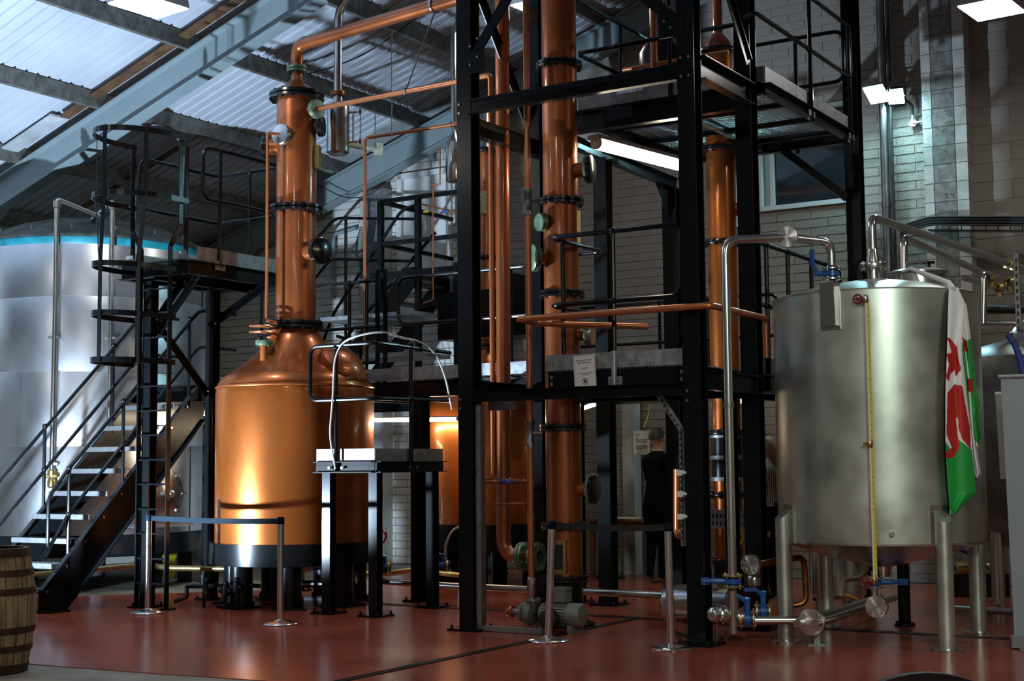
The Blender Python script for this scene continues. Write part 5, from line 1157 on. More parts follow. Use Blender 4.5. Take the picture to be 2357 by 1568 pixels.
plant_pipe('floor_pipe', [onY(1672, 1428, 11.5), c1 + Vector((-.02, .12, 0))], .036, 'steel', 'straight steel pipe between the floor valves and the round flange', 0)
ball_valve('butterfly_valve', Vector((b0.x, b0.y, onY(1675, 1338, 11.25).z)), EZ, vdir(175), .085, 'blue valve at the foot of the filler pipe', body='brass', L=.10, hl=.05, hd=vdir(180))
plant_pipe('steel_pipe', [Vector((b0.x, b0.y, .45)), Vector((b0.x, b0.y, .12))], .03, 'steel', 'short vertical pipe under the filler pipe valve', 0)
for i, (u, v, y, h) in enumerate(((1720, 1425, 11.4, .15), (1757, 1408, 11.75, .15))):
    ball_valve('lever_valve', onY(u, v, y), vdir(-10), EZ, .085, ['nearer', 'farther'][i] + ' blue lever valve in the floor pipes by the tower', body='brass', L=.12, hl=h, hd=vdir(185))
for i, (u, v, y, r) in enumerate(((1655, 1415, 11.3, .075), (1690, 1420, 11.4, .06), (1735, 1325, 11.9, .055))):
    p = onY(u, v, y); mb = MB(); mb.lathe([(.03, -.09), (.05, -.08), (r, -.04), (r, -.02), (r * .8, 0), (r, .02), (r, .04), (.05, .08), (.03, .09)], p, vdir(-10) if i < 2 else EZ, 20); single(mb, 'pipe_coupling', 'steel', ['left', 'right', 'upper'][i] + ' bolted steel coupling in the floor valve cluster', 'coupling', p - EZ * r)
# horizontal motor shroud at the tower foot
mA = W(1.66, .50, .26); mB_ = mA + E1 * .62
e = thing('transfer_pump', 'horizontal stainless pump drum at the foot of the tower', 'pump', Vector((mA.x, mA.y, 0)) + E1 * .3)
mb = MB(); mb.lathe([(.001, -.03), (.10, -.02), (.15, .02), (.165, .08), (.165, .60), (.10, .62), (.001, .62)], mA, E1, 36); P(mb, 'drum', 'steel', e)
mb = MB(); mb.lathe([(.06, .0), (.10, .0), (.10, .10), (.06, .1)], mA + E1 * .42 + EZ * .12, EZ, 20); P(mb, 'drum_cap', 'steel', e)
for k in (.12, .5):
    for q in (-.1, .1):
        mb = MB(); mb.tube([mA + E1 * k + E2 * q - EZ * .1, mA + E1 * k + E2 * q - EZ * .26], .015, 8); P(mb, 'leg', 'steel', e)
mb = MB(); mb.tube([mA + E1 * .1 - EZ * .1 - E2 * .15, mA + E1 * .15 - EZ * .2 - E2 * .2, mA + E1 * .35 - EZ * .25 - E2 * .22], .012, 8, .05); P(mb, 'cable', 'black_rubber', e)
# electric pump below the feed pipe
pz = .15; pc = W(.50, .23, pz)
e = thing('electric_pump', 'grey-green electric pump with finned motor at the feed pipe', 'pump', W(.7, .25))
mb = MB(); mb.lathe([(.03, -.02), (.10, -.01), (.115, .03), (.10, .07), (.05, .09)], pc - E1 * .06, E1, 24); P(mb, 'volute', 'motor_grey', e)
mb = MB(); mb.flange(pc - E1 * .10, E1, .085, .022, nb=4, br=.012, hole=.02); mb.tube([pc - E1 * .10, pc - E1 * .2], .03, 12); P(mb, 'inlet_flange', 'motor_grey', e)
mb = MB(); mb.tube([pc, pc + EZ * .10], .04, 14); mb.flange(pc + EZ * .11, EZ, .075, .022, nb=4, br=.01); P(mb, 'outlet_flange', 'galvanised', e)
mb = MB(); prof = [(.05, .08), (.09, .10)]
mb.lathe(prof + [(.095, .12), (.095, .36), (.105, .37), (.105, .47), (.09, .495), (.03, .505), (.001, .505)], pc, E1, 28); mt = P(mb, 'motor', 'motor_grey', e)
for i in range(22):
    a = i * 2 * math.pi / 22; d = E2 * math.cos(a) + EZ * math.sin(a); mb = MB(); mb.bar(pc + E1 * .13 + d * .095, pc + E1 * .36 + d * .095, .006, .022, up=d); P(mb, 'cooling_fin', 'motor_grey', mt, smooth=False)
mb = MB(); q = pc + E1 * .28 + EZ * .165; mb.box(q, E1 * .075, E2 * .06, EZ * .055); mb.box(q + EZ * .06, E1 * .08, E2 * .065, EZ * .008); P(mb, 'terminal_box', 'motor_grey', e, smooth=False)
for k in (.14, .42): mb = MB(); mb.gbox(.5 + k - .02, .5 + k + .02, .12, .34, 0, .07); P(mb, 'foot', 'motor_grey', e, smooth=False)
mb = MB(); mb.lathe([(.085, -.06), (.085, .02), (.07, .03), (.001, .03)], pc + E1 * .25 - E2 * .17 - EZ * .03, -E2, 24); P(mb, 'fan_cowl', 'black_rubber', e)
a = pc - E1 * .2; mb = MB(); mb.tube([a, a - E1 * .05 - EZ * .0, a - E1 * .10 + E2 * .06 - EZ * .02], .035, 10, .03); mb.flange(a - E1 * .02, E1, .05, .02, nb=0); single(mb, 'pipe_elbow', 'copper_pipe', 'copper elbow coupling at the pump inlet', 'elbow', a - EZ * .03)
# pull-up banner and poster at the right edge
p0 = Vector((onZ(2336, 1492).x, onZ(2336, 1492).y, 0)); dx = Vector((.97, -.24, 0)).normalized(); dy = EZ.cross(dx)
e = thing('pull_up_banner', 'grey back of a pull-up banner at the right edge', 'banner', p0)
lean = Vector((-.022, -.02, 1)).normalized()
mb = MB(); mb.box(p0 + dx * .42 + EZ * .05, dx * .45, dy * .09, EZ * .04); P(mb, 'base_cassette', 'grey_plastic', e)
mb = MB(); mb.box(p0 + dx * .42 + EZ * .008, dx * .40, dy * .2, EZ * .006); P(mb, 'foot', 'grey_plastic', e, smooth=False)
L = 2.05; zt = onY(2310, 868, p0.y).z
mb = MB(); mb.hexa([p0 + EZ * .09 - dy * .003, p0 + dx * .85 + EZ * .09 - dy * .003, p0 + dx * .85 + EZ * .09 + dy * .003, p0 + EZ * .09 + dy * .003] + [q + lean * (zt - .09) for q in (p0 + EZ * .09 - dy * .003, p0 + dx * .85 + EZ * .09 - dy * .003, p0 + dx * .85 + EZ * .09 + dy * .003, p0 + EZ * .09 + dy * .003)]); P(mb, 'banner_sheet', 'banner_grey', e, smooth=False)
q = p0 + EZ * .09 + lean * (zt - .09); mb = MB(); mb.tube([q - dx * .02, q + dx * .86], .018, 10); P(mb, 'top_rail', 'galvanised', e)
mb = MB(); mb.tube([p0 + dx * .18 + EZ * .09 + dy * .05, q + dx * .18 + dy * .02], .01, 8); P(mb, 'support_pole', 'steel', e)
a = onY(2290, 902, 11.6); b = onY(2303, 1103, 11.6)
mb = MB(); w = Vector((.35, -.1, 0)); mb.prism([a, a + w, b + w, b], Vector((.0, .012, 0))); single(mb, 'poster_board', 'paper', 'white poster board half hidden behind the grey banner', 'poster', b, smooth=False)

# ---- vessel and fittings under the steel tank
c = W(2.30, 3.0); e = thing('steel_drum', 'upright stainless drum behind the front left tank leg', 'vessel', c)
mb = MB(); mb.lathe([(.001, .12), (.24, .13), (.27, .17), (.27, .72), (.25, .76), (.001, .80)], c, EZ, 36); P(mb, 'shell', 'steel', e)
for k in range(3):
    mb = MB(); mb.cyl(c + vdir(120 * k - 60) * .2, EZ, .02, .14, 10); P(mb, 'leg', 'steel', e)
p = onZ(2083, 1440); mb = MB(); mb.tube([p, p + EZ * .62], .055, 14); mb.flange(p + EZ * .01, EZ, .09, .02, nb=4); single(mb, 'tank_prop', 'black_paint', 'short black pipe leg under the steel tanks', 'post', p)
p = onZ(2250, 1372); e = thing('transfer_pump', 'dark pump with blue valve and brass fittings far below the right tank', 'pump', p)
mb = MB(); mb.box(p + EZ * .12, Vector((.30, 0, 0)), Vector((0, .14, 0)), EZ * .12); P(mb, 'pump_base', 'black_rubber', e, smooth=False)
mb = MB(); mb.lathe([(.03, -.1), (.07, -.08), (.07, .08), (.03, .1)], p + Vector((-.16, -.1, .30)), vdir(0), 16); P(mb, 'pump_head', 'brass', e)
mb = MB(); mb.tube([p + Vector((-.1, -.1, .34)), p + Vector((-.1, -.1, .46)), p + Vector((-.2, -.1, .50))], .022, 8, .02); P(mb, 'valve_lever', 'blue_paint', e)
for k in range(4):
    mb = MB(); mb.ball(p + Vector((.02 + k * .08, -.1, .34 - .02 * k)), .035, 10); P(mb, 'fitting', 'brass', e)
mb = MB(); mb.tube([onZ(2170, 1400, .12), onZ(2560, 1420, .12)], .03, 10); single(mb, 'floor_rail', 'galvanised', 'low pale rail along the floor behind the right tank legs', 'rail', onZ(2200, 1402, .09))
pts = [onZ(1960, 1330, .42), onZ(1985, 1318, .46), onZ(2000, 1345, .3), onZ(1990, 1380, .1)]
mb = MB(); mb.tube([onY(1945, 1335, 13.2), onY(1985, 1330, 13.2), onY(2000, 1300, 13.2)], .022, 10, .05); single(mb, 'hose', 'oak_head', 'pale beige hose curling under the steel tank', 'hose', onY(1945, 1335, 13.2))
mb = MB(); mb.tube([onY(1945, 1370, 13.6), onY(1970, 1378, 13.6), onY(1990, 1400, 13.6)], .018, 10, .04); single(mb, 'hose', 'yellow_tape', 'yellow hose lying under the steel tank', 'hose', onY(1990, 1400, 13.6))
# ================================================================== FOREGROUND
def stanchion(loc, label, tilt=0.0, belt_top=True):
    e = thing('barrier_post', label, 'barrier post', loc, 'barrier posts with belts'); p = Vector(loc)
    mb = MB(); mb.lathe([(.001, 0), (.165, 0), (.168, .010), (.16, .018), (.09, .032), (.04, .042), (.03, .05)], p, EZ, 40); P(mb, 'base', 'steel_bright', e)
    top = p + EZ * .97 + RT * tilt; mb = MB(); mb.tube([p + EZ * .03, top], .031, 20); P(mb, 'pole', 'steel_bright', e)
    mb = MB(); mb.lathe([(.034, -.055), (.034, .0), (.028, .012), (.001, .014)], top, EZ, 20); P(mb, 'belt_head', 'belt_blue', e)
    return top
S1_, S2_, S3_, S4_ = onZ(340, 1412), onZ(645, 1438), onZ(1262, 1477), onZ(1545, 1495)
t1 = stanchion(S1_, 'steel barrier post at the foot of the caged ladder', -.0)
t2 = stanchion(S2_, 'steel barrier post in front of the main copper still')
t3 = stanchion(S3_, 'slightly tilted steel barrier post beside the electric pump', .045)
t4 = stanchion(S4_, 'nearest steel barrier post beside the front right tower leg', -.01)
def belt(a, b, z0, z1, m, label):
    n = 12; mb = MB(); d = (b - a).normalized(); a = a + d * .034; b = b - d * .034; x = d.cross(EZ) * .0015
    for i in range(n):
        f0, f1 = i / n, (i + 1) / n; p, q = a.lerp(b, f0), a.lerp(b, f1); s0, s1 = -.012 * math.sin(math.pi * f0), -.012 * math.sin(math.pi * f1)
        mb.hexa([p - x + EZ * (z0 + s0), q - x + EZ * (z0 + s1), q + x + EZ * (z0 + s1), p + x + EZ * (z0 + s0), p - x + EZ * (z1 + s0), q - x + EZ * (z1 + s1), q + x + EZ * (z1 + s1), p + x + EZ * (z1 + s0)])
    single(mb, 'barrier_belt', m, label, 'belt', (a + b) / 2 + EZ * z0, smooth=False)
belt(t1, t2, -.052, -.002, 'belt_blue', 'dark blue barrier belt stretched in front of the main still')
belt(t3, t4, -.052, -.002, 'black_rubber', 'black barrier belt stretched across the tower front')
# oak cask at the left edge
pb = onZ(-30, 1545); pb.z = 0
e = thing('oak_cask', 'old oak cask standing on end in the near left corner', 'barrel', pb)
prof = [(.272 + .055 * math.sin(math.pi * i / 10), .88 * i / 10) for i in range(11)]
for k in range(22):
    a0 = 2 * math.pi * k / 22 + .008; a1 = 2 * math.pi * (k + 1) / 22 - .008; rr = random.uniform(-.002, .002)
    mb = MB(); pr = [(r + rr, z) for r, z in prof]; mb.lathe([(pr[0][0] - .03, 0)] + pr + [(pr[-1][0] - .03, .88)], pb, EZ, 3, a0=a0, a1=a1); P(mb, 'stave', 'oak', e)
mb = MB(); mb.lathe([(r - .006, z) for r, z in prof], pb, EZ, 44); P(mb, 'cask_core', 'black_rubber', e)
mb = MB(); mb.lathe([(.255, .855), (.001, .855)], pb, EZ, 30); P(mb, 'head', 'oak_head', e)
for z, h in ((.0, .06), (.15, .045), (.28, .045), (.555, .045), (.685, .045), (.82, .06)):
    r0 = .272 + .055 * math.sin(math.pi * z / .88); r1 = .272 + .055 * math.sin(math.pi * (z + h) / .88)
    mb = MB(); mb.lathe([(r0, z), (r0 + .006, z), (r1 + .006, z + h), (r1, z + h)], pb, EZ, 44); P(mb, 'hoop', 'hoop_rust', e)
# chairs in the near foreground, only their backs reach the picture
def chair(x, y, label):
    p = Vector((x, y, 0)); e = thing('stacking_chair', label, 'chair', p, 'black chairs in the near foreground')
    X, Y = Vector((1, 0, 0)), Vector((0, 1, 0))
    mb = MB(); pr = [(-.19, -.16), (.19, -.16), (.21, -.10), (.205, .02)] + [(q, .095 - q * q / .70) for q in (.17, .13, .09, .045, 0, -.045, -.09, -.13, -.17)] + [(-.205, .02), (-.21, -.10)]
    mb.prism([p + X * a - Y * .22 + EZ * (.755 + b) for a, b in pr], Y * .035); P(mb, 'backrest', 'black_rubber', e)
    mb = MB(); mb.box(p + EZ * .44, X * .21, Y * .20, EZ * .03); P(mb, 'seat', 'black_rubber', e)
    for a in (-1, 1):
        mb = MB(); mb.tube([p + X * .2 * a - Y * .26, p + X * .2 * a - Y * .20 + EZ * .44, p + X * .15 * a - Y * .20 + EZ * .66], .011, 8, .03); P(mb, 'leg', 'black_paint', e)
        mb = MB(); mb.tube([p + X * .2 * a + Y * .22, p + X * .2 * a + Y * .18 + EZ * .43], .011, 8); P(mb, 'leg', 'black_paint', e)
chair(1.17, 4.32, 'black chair whose rounded back just shows below the tank')
chair(1.60, 4.20, 'black chair cut off by the bottom right corner')

# ================================================================== WALL FITTINGS, RIGHT
a = onT(2046, 660, 6.32); b = onT(2038, -40, 6.32)
e = thing('down_pipe', 'tall steel downpipe on the brick wall behind the flood lamps', 'pipe', W(1.78, 6.32, 2.6))
s_ = (a - ORG).dot(E1); q = W(s_, 6.32, 0)
mb = MB(); mb.tube([q + EZ * 1.0, q + EZ * 7.6], .052, 16); P(mb, 'pipe_run', 'steel_dark', e)
mb = MB(); mb.tube([q + E1 * .085 + EZ * 1.0, q + E1 * .085 + EZ * 7.6], .024, 10); P(mb, 'cable_conduit', 'black_rubber', e)
for z in (4.55, 6.35, 3.4):
    mb = MB(); mb.lathe([(.055, -.02), (.062, -.02), (.062, .02), (.055, .02)], q + EZ * z, EZ, 14); mb.box(q + EZ * z + E2 * .08, E1 * .02, E2 * .08, EZ * .015); P(mb, 'pipe_clip', 'steel_dark', e)
def flood(c, n, w, h, label):
    n = Vector(n).normalized(); x = n.cross(EZ).normalized(); y = x.cross(n).normalized(); c = Vector(c); e = thing('flood_lamp', label, 'lamp', c - EZ * h, 'cold white flood lamps on the gable wall')
    mb = MB(); mb.hexa([c - x * w - y * h, c + x * w - y * h, c + x * w + y * h, c - x * w + y * h] + [c - n * .09 + a * w * .6 + b * h * .6 for a, b in ((-x, -y), (x, -y), (x, y), (-x, y))]); P(mb, 'housing', 'black_paint', e, smooth=False)
    mb = MB(); mb.box(c + n * .006, x * w * .9, y * h * .9, n * .004); P(mb, 'lens', 'lamp_cool', e, smooth=False)
    mb = MB(); mb.tube([c - x * w * 1.05, c - x * w * 1.05 - n * .16, c + x * w * 1.05 - n * .16, c + x * w * 1.05], .012, 6); mb.tube([c - n * .16, c - n * .16 + E2 * .25], .015, 6); P(mb, 'yoke', 'steel_dark', e)
fc = onT(2018, 217, 5.95)
flood(fc, -E2 * .53 - E1 * .06 - EZ * .85, .135, .15, 'blazing cold white flood lamp left of the downpipe')
fd = onT(2062, 222, 6.15)
flood(fd, -E2 * .50 + E1 * .10 - EZ * .86, .10, .13, 'second flood lamp turned right, partly behind the downpipe')
jb = onT(2101, 283, 6.42); jt = onT(2100, 240, 6.42); jf = onT(2078, 228, 6.35)
mb = MB(); mb.cyl(jb + E2 * .05, -E2, .045, .05, 18); mb.tube([jb, jb + E1 * .16], .014, 8); mb.tube([jb, jb + EZ * .1], .014, 8); single(mb, 'junction_box', 'white_plastic', 'round white junction box on the wall right of the flood lamps', 'box', jb - EZ * .045)
mb = MB(); mb.tube([jb + EZ * .1, jt, jf], .018, 10, .06); single(mb, 'lamp_cable', 'black_rubber', 'black lamp cable between junction box and flood lamp', 'cable', jb)
# cable tray with bundled black cables
e = thing('cable_tray', 'bundle of black cables on a tray along the right wall', 'cables', onT(2200, 530, 6.05))
for i in range(7):
    z = .016 * i; k = (i % 2) * .02
    p = [onT(2072, 548, 6.1 + k) + EZ * z, onT(2085, 535, 6.1 + k) + EZ * z, onT(2140, 517, 6.05 + k) + EZ * z, onT(2560, 520, 6.05 + k) + EZ * z]
    mb = MB(); mb.tube(p, .013, 6, .1); P(mb, 'cable', 'black_rubber', e)
mb = MB(); mb.bar(onT(2140, 531, 6.1), onT(2560, 534, 6.1), .14, .012); P(mb, 'tray', 'black_paint', e, smooth=False)
for i in range(8):
    p = onT(2160 + i * 28, 531, 6.1); mb = MB(); mb.bar(p - E2 * .05 + EZ * -.01, p - E2 * .05 + EZ * .11, .012, .005); P(mb, 'cable_tie', 'black_paint', e, smooth=False)
for i in (0, 1):
    p = onT(2176 + i * 13, 445, 6.22); mb = MB(); mb.tube([p, p - E2 * .06 + EZ * -.07 + E1 * .05], .006, 6); single(mb, 'wall_nail', 'hoop_rust', ['left', 'right'][i] + ' rusty nail sticking out of the pilaster', 'nail', p)

# ================================================================== UNDER THE MEZZANINE
tube_lamp('long lit fluorescent under the mezzanine beside the orange still', onT(858, 966, 3.15), onT(1062, 964, 2.95), .03, 'lamp_warm_strong')
tube_lamp('lit fluorescent under the mezzanine, seen between tower and right copper column', onT(1640, 925, 4.6), onT(1720, 922, 4.2), .03, 'lamp_warm_dim')
tube_lamp('lit fluorescent near the woman in the striped blouse', onT(1722, 908, 5.2), onT(1800, 914, 4.9), .03, 'lamp_warm_dim')
tube_lamp('lit fluorescent between the middle column and the black post', onT(1340, 940, 5.5), onT(1385, 925, 4.6), .03, 'lamp_warm_dim')
tube_lamp('lit fluorescent just left of the main still, under the landing', W(-4.78, 1.5, 2.08), W(-4.78, 2.75, 2.08), .035, 'lamp_warm_strong')
# yellow bin
p = onT(372, 1255, 3.0); mb = MB(); p.z = 0; mb.hexa([p + G2(a, b) + EZ * 0 for a, b in ((-.13, -.1), (.13, -.1), (.13, .1), (-.13, .1))] + [p + G2(a, b) + EZ * .66 for a, b in ((-.16, -.13), (.16, -.13), (.16, .13), (-.16, .13))])
single(mb, 'yellow_bin', 'yellow_tape', 'yellow bin on the floor behind the caged ladder', 'bin', p, smooth=False)
# low floor pipes, left to middle
def floor_run(pix, t, r, m, label, bend=.06): 
    return plant_pipe('floor_pipe', [onT(u, v, tt) for (u, v), tt in zip(pix, t)], r, m, label, bend)
floor_run([(80, 1322), (230, 1310), (330, 1300), (390, 1308), (520, 1310)], [.6, .7, .8, .8, 1.0], .032, 'brass', 'brass-coloured floor pipe passing behind the stair foot')
floor_run([(872, 1338), (1050, 1350), (1340, 1362), (1560, 1372), (1640, 1376)], [2.0, 1.9, 1.7, 1.5, 1.5], .035, 'steel', 'long steel floor pipe running behind the tower')
floor_run([(720, 1310), (870, 1322), (960, 1312), (1060, 1325)], [2.6, 2.4, 2.6, 2.4], .030, 'brass', 'brass-coloured pipe feeding the two blue floor valves')
for i, (u, v, t) in enumerate(((885, 1310, 2.1), (1020, 1305, 2.55))):
    ball_valve('lever_valve', onT(u, v, t), vdir(-8), EZ, .075, ['blue lever valve on the floor right of the main still', 'blue lever valve on the floor below the orange still'][i], body='brass', L=.13, hl=.17, hd=vdir(178))
floor_run([(590, 1290), (690, 1300), (690, 1345), (760, 1345), (820, 1335)], [1.3, 1.2, 1.2, 1.2, 1.3], .040, 'steel', 'bent steel drain pipe under the main still')
floor_run([(400, 1385), (430, 1375), (430, 1350), (470, 1350), (560, 1345), (600, 1350)], [.3, .4, .4, .5, .5, .6], .022, 'black_paint', 'black gas pipe at the floor left of the main still', .02)
for i, (u, v) in enumerate(((470, 1335), (520, 1360), (545, 1352))):
    p = onT(u, v, .35); mb = MB(); mb.lathe([(.02, -.06), (.045, -.05), (.045, .05), (.02, .06)], p, EZ, 12); mb.tube([p - E1 * .08, p + E1 * .08], .028, 10); mb.ball(p + EZ * .07, .03, 10); mb.bar(Vector((p.x, p.y, .0)), p, .03, .03); single(mb, 'gas_regulator', 'black_paint', ['left', 'middle', 'right'][i] + ' of three black gas fittings beside the main still', 'valve', Vector((p.x, p.y, 0)))
# hoses behind the still
q = onT(875, 1240, 2.9); mb = MB(); mb.tube([q + E1 * .09 * math.cos(i * .5) + EZ * (.10 * math.sin(i * .5) + i * .004) for i in range(14)], .012, 8); single(mb, 'hose_loop', 'red_hose', 'looped red hose hanging behind the step platform', 'hose', q - EZ * .1)
q = onT(1040, 1290, 3.0); pts = [onT(u, v, 3.0) for u, v in ((1062, 1210), (1040, 1222), (1027, 1250), (1024, 1285), (1036, 1318), (1058, 1325))]; mb = MB(); mb.tube(pts, .014, 8, .06); single(mb, 'hose_loop', 'white_cable', 'white hose curving below the orange still', 'hose', pts[-1])
q = [onT(u, v, 4.6) for u, v in ((1573, 1190), (1560, 1235), (1568, 1300), (1585, 1330))]; mb = MB(); mb.tube(q, .012, 8, .06); single(mb, 'hose_loop', 'red_hose', 'red hose beside the front right tower leg', 'hose', q[-1])
q = [onT(u, v, 5.0) for u, v in ((1497, 930), (1492, 960), (1482, 985))]; mb = MB(); mb.tube(q, .008, 6, .04); single(mb, 'power_cable', 'yellow_tape', 'short yellow cable dangling under the platform', 'cable', q[-1])
q = [onT(u, v, 2.4) for u, v in ((1705, 1215), (1712, 1240), (1700, 1262))]; mb = MB(); mb.tube(q, .012, 8, .04); single(mb, 'power_cable', 'yellow_tape', 'yellow-green cable beside the right copper column', 'cable', q[-1])
# slotted strut frame by the right column
p = onT(1642, 1195, 2.2); 
e = thing('perforated_guard', 'perforated galvanised panel clamped to the right copper column', 'panel', p - EZ * .2)
mb = MB(); mb.box(p + E1 * .16, E1 * .19, E2 * .006, EZ * .09); pn = P(mb, 'perforated_panel', 'galvanised', e, smooth=False)
for i in range(9):
    for j in range(2): mb = MB(); mb.box(p + E1 * (.0 + i * .04) + EZ * (-.04 + j * .07) - E2 * .007, E1 * .008, E2 * .002, EZ * .022); P(mb, 'slot', 'black_rubber', pn, smooth=False)
mb = MB(); mb.bar(p + E1 * .35 - EZ * .5, p + E1 * .35 + EZ * .1, .03, .03); P(mb, 'upright', 'galvanised', e, smooth=False)
# notice on the far wall, table, second notice
c = onT(1477, 1019, 6.0); nx, ny, nn = E1, EZ, -E2
e = thing('wall_notice', 'printed white notice on the pale post beside the man in black', 'sign', c - EZ * .15)
mb = MB(); mb.box(c, nx * .115, nn * .003, EZ * .155); P(mb, 'sheet', 'paper', e, smooth=False)
for i, (l, w) in enumerate(((.10, .03), (.06, .02), (.035, .085), (.015, .085), (-.005, .075), (-.04, .085), (-.055, .08), (-.07, .085), (-.085, .05))):
    mb = MB(); mb.box(c + nn * .004 + EZ * l - nx * (.085 - w), nx * w, nn * .0006, EZ * .0045); P(mb, 'print_line', 'ink', e, smooth=False)
mb = MB(); mb.gbox(-1.72, -1.55, 6.2, 6.4, 0, 2.6); single(mb, 'timber_post', 'block_white', 'pale square post against the back wall left of the notice', 'post', W(-1.63, 6.3), smooth=False)
tb = W(-1.35, 5.75)
e = thing('work_table', 'small wooden table with papers in front of the back wall', 'table', tb)
mb = MB(); mb.gbox(-1.85, -.75, 5.45, 6.05, .72, .75); P(mb, 'table_top', 'wood_table', e, smooth=False)
for s, t in ((-1.8, 5.5), (-.8, 5.5), (-1.8, 6.0), (-.8, 6.0)): mb = MB(); mb.gbox(s - .03, s + .03, t - .03, t + .03, 0, .72); P(mb, 'leg', 'wood_table', e, smooth=False)
mb = MB(); mb.gbox(-1.8, -.8, 5.5, 5.53, .60, .72); P(mb, 'apron', 'wood_table', e, smooth=False)
mb = MB(); mb.gbox(-1.6, -1.25, 5.55, 5.8, .751, .758); single(mb, 'paper_stack', 'paper', 'loose papers lying on the small wooden table', 'papers', W(-1.4, 5.7, .75), smooth=False)
# elbows and small pipes right of the tower
plant_pipe('copper_pipe', [onT(1560, 1080, 3.9), onT(1560, 1232, 3.9), onT(1600, 1238, 3.6)], .05, 'copper', 'copper bend low beside the front right tower leg', .08)
plant_pipe('copper_pipe', [W(1.9, 1.75, 5.1), W(1.9, 1.75, 6.9)], .04, 'copper_pipe', 'upright copper pipe on the upper platform left of the right leg', 0)
plant_pipe('copper_pipe', [W(.95, 1.9, 5.0), W(.95, 1.9, 6.8)], .035, 'copper_pipe', 'left of two copper risers on the upper platform', 0)
plant_pipe('copper_pipe', [W(1.22, 2.2, 4.95), W(1.22, 2.2, 6.8)], .04, 'copper_pipe', 'right of two copper risers on the upper platform', 0)
plant_pipe('copper_pipe', [W(.55, 2.0, 5.42), W(1.7, 2.0, 5.42)], .022, 'copper_pipe', 'thin horizontal copper pipe on the upper platform', 0)
mb = MB(); c = W(.62, 2.75, 4.9); mb.lathe([(.001, 0), (.22, 0), (.24, .05), (.24, .85), (.15, 1.0), (.06, 1.1), (.06, 1.6)], c, EZ, 32); mb.lathe([(.245, .5), (.26, .5), (.26, .55), (.245, .55)], c, EZ, 32)
single(mb, 'condenser_drum', 'black_paint', 'dark condenser drum standing on the upper platform', 'vessel', c)
# long dark cable loops across the roof
mb = MB(); a, b = onT(700, 172, 3.2), onT(1000, 5, 3.2); n = 14
pts = [a + (b - a) * (i / n) - EZ * .16 * math.sin(math.pi * i / n) for i in range(n + 1)]; mb.tube(pts, .008, 6); single(mb, 'roof_cable', 'black_rubber', 'slack black cable under the roof behind the still head', 'cable', a)
mb = MB(); a, b = onT(735, 425, 6.0), onT(905, 410, 6.0); pts = [a + (b - a) * (i / n) - EZ * .25 * math.sin(math.pi * i / n) for i in range(n + 1)]; mb.tube(pts, .008, 6); single(mb, 'roof_cable', 'black_rubber', 'sagging black cable on the gable rafter', 'cable', b)

# floor flood lamp standing left of the picture, aimed up at the roof and stills
kl = Vector(KEY_LOC); ka = (Vector(KEY_AIM) - kl).normalized(); hd = Vector((ka.x, ka.y, 0)).normalized(); hx = hd.cross(EZ)
e = thing('work_lamp', 'cold white work lamp on a low stand left of the picture', 'lamp', Vector((kl.x, kl.y, 0)))
mb = MB(); mb.box(kl - EZ * .045 + hd * .16, hd * .26, hx * .30, EZ * .004); P(mb, 'lamp_visor', 'black_paint', e, smooth=False)
mb = MB(); mb.box(kl - hd * .12 + EZ * .05, hd * .02, hx * .16, EZ * .12); P(mb, 'lamp_back', 'black_paint', e, smooth=False)
mb = MB(); mb.tube([kl - EZ * .05, kl * 1.0 - EZ * .83], .02, 10); P(mb, 'lamp_pole', 'black_paint', e)
for k in range(3): mb = MB(); mb.tube([kl - EZ * .55, Vector((kl.x, kl.y, .01)) + vdir(120 * k + 20) * .35], .012, 8); P(mb, 'lamp_leg', 'black_paint', e)

tl = bpy.data.objects['tank_fill_light'].location.copy(); td = (Vector((3.1, 11.4, 1.75)) - tl).normalized(); tx = td.cross(EZ).normalized(); ty = tx.cross(td)
e = thing('flood_lamp', 'unseen greenish white fill lamp, added to light the steel tank', 'lamp', tl)  # added housing around the tank's fill spot, out of view
mb = MB(); mb.box(tl - td * .42, tx * .4, ty * .4, td * .03); P(mb, 'housing', 'black_paint', e, smooth=False)
mb = MB(); mb.tube([tl - td * .42, tl - td * .42 + EZ * 2.6], .02, 8); P(mb, 'hanger', 'steel_dark', e)
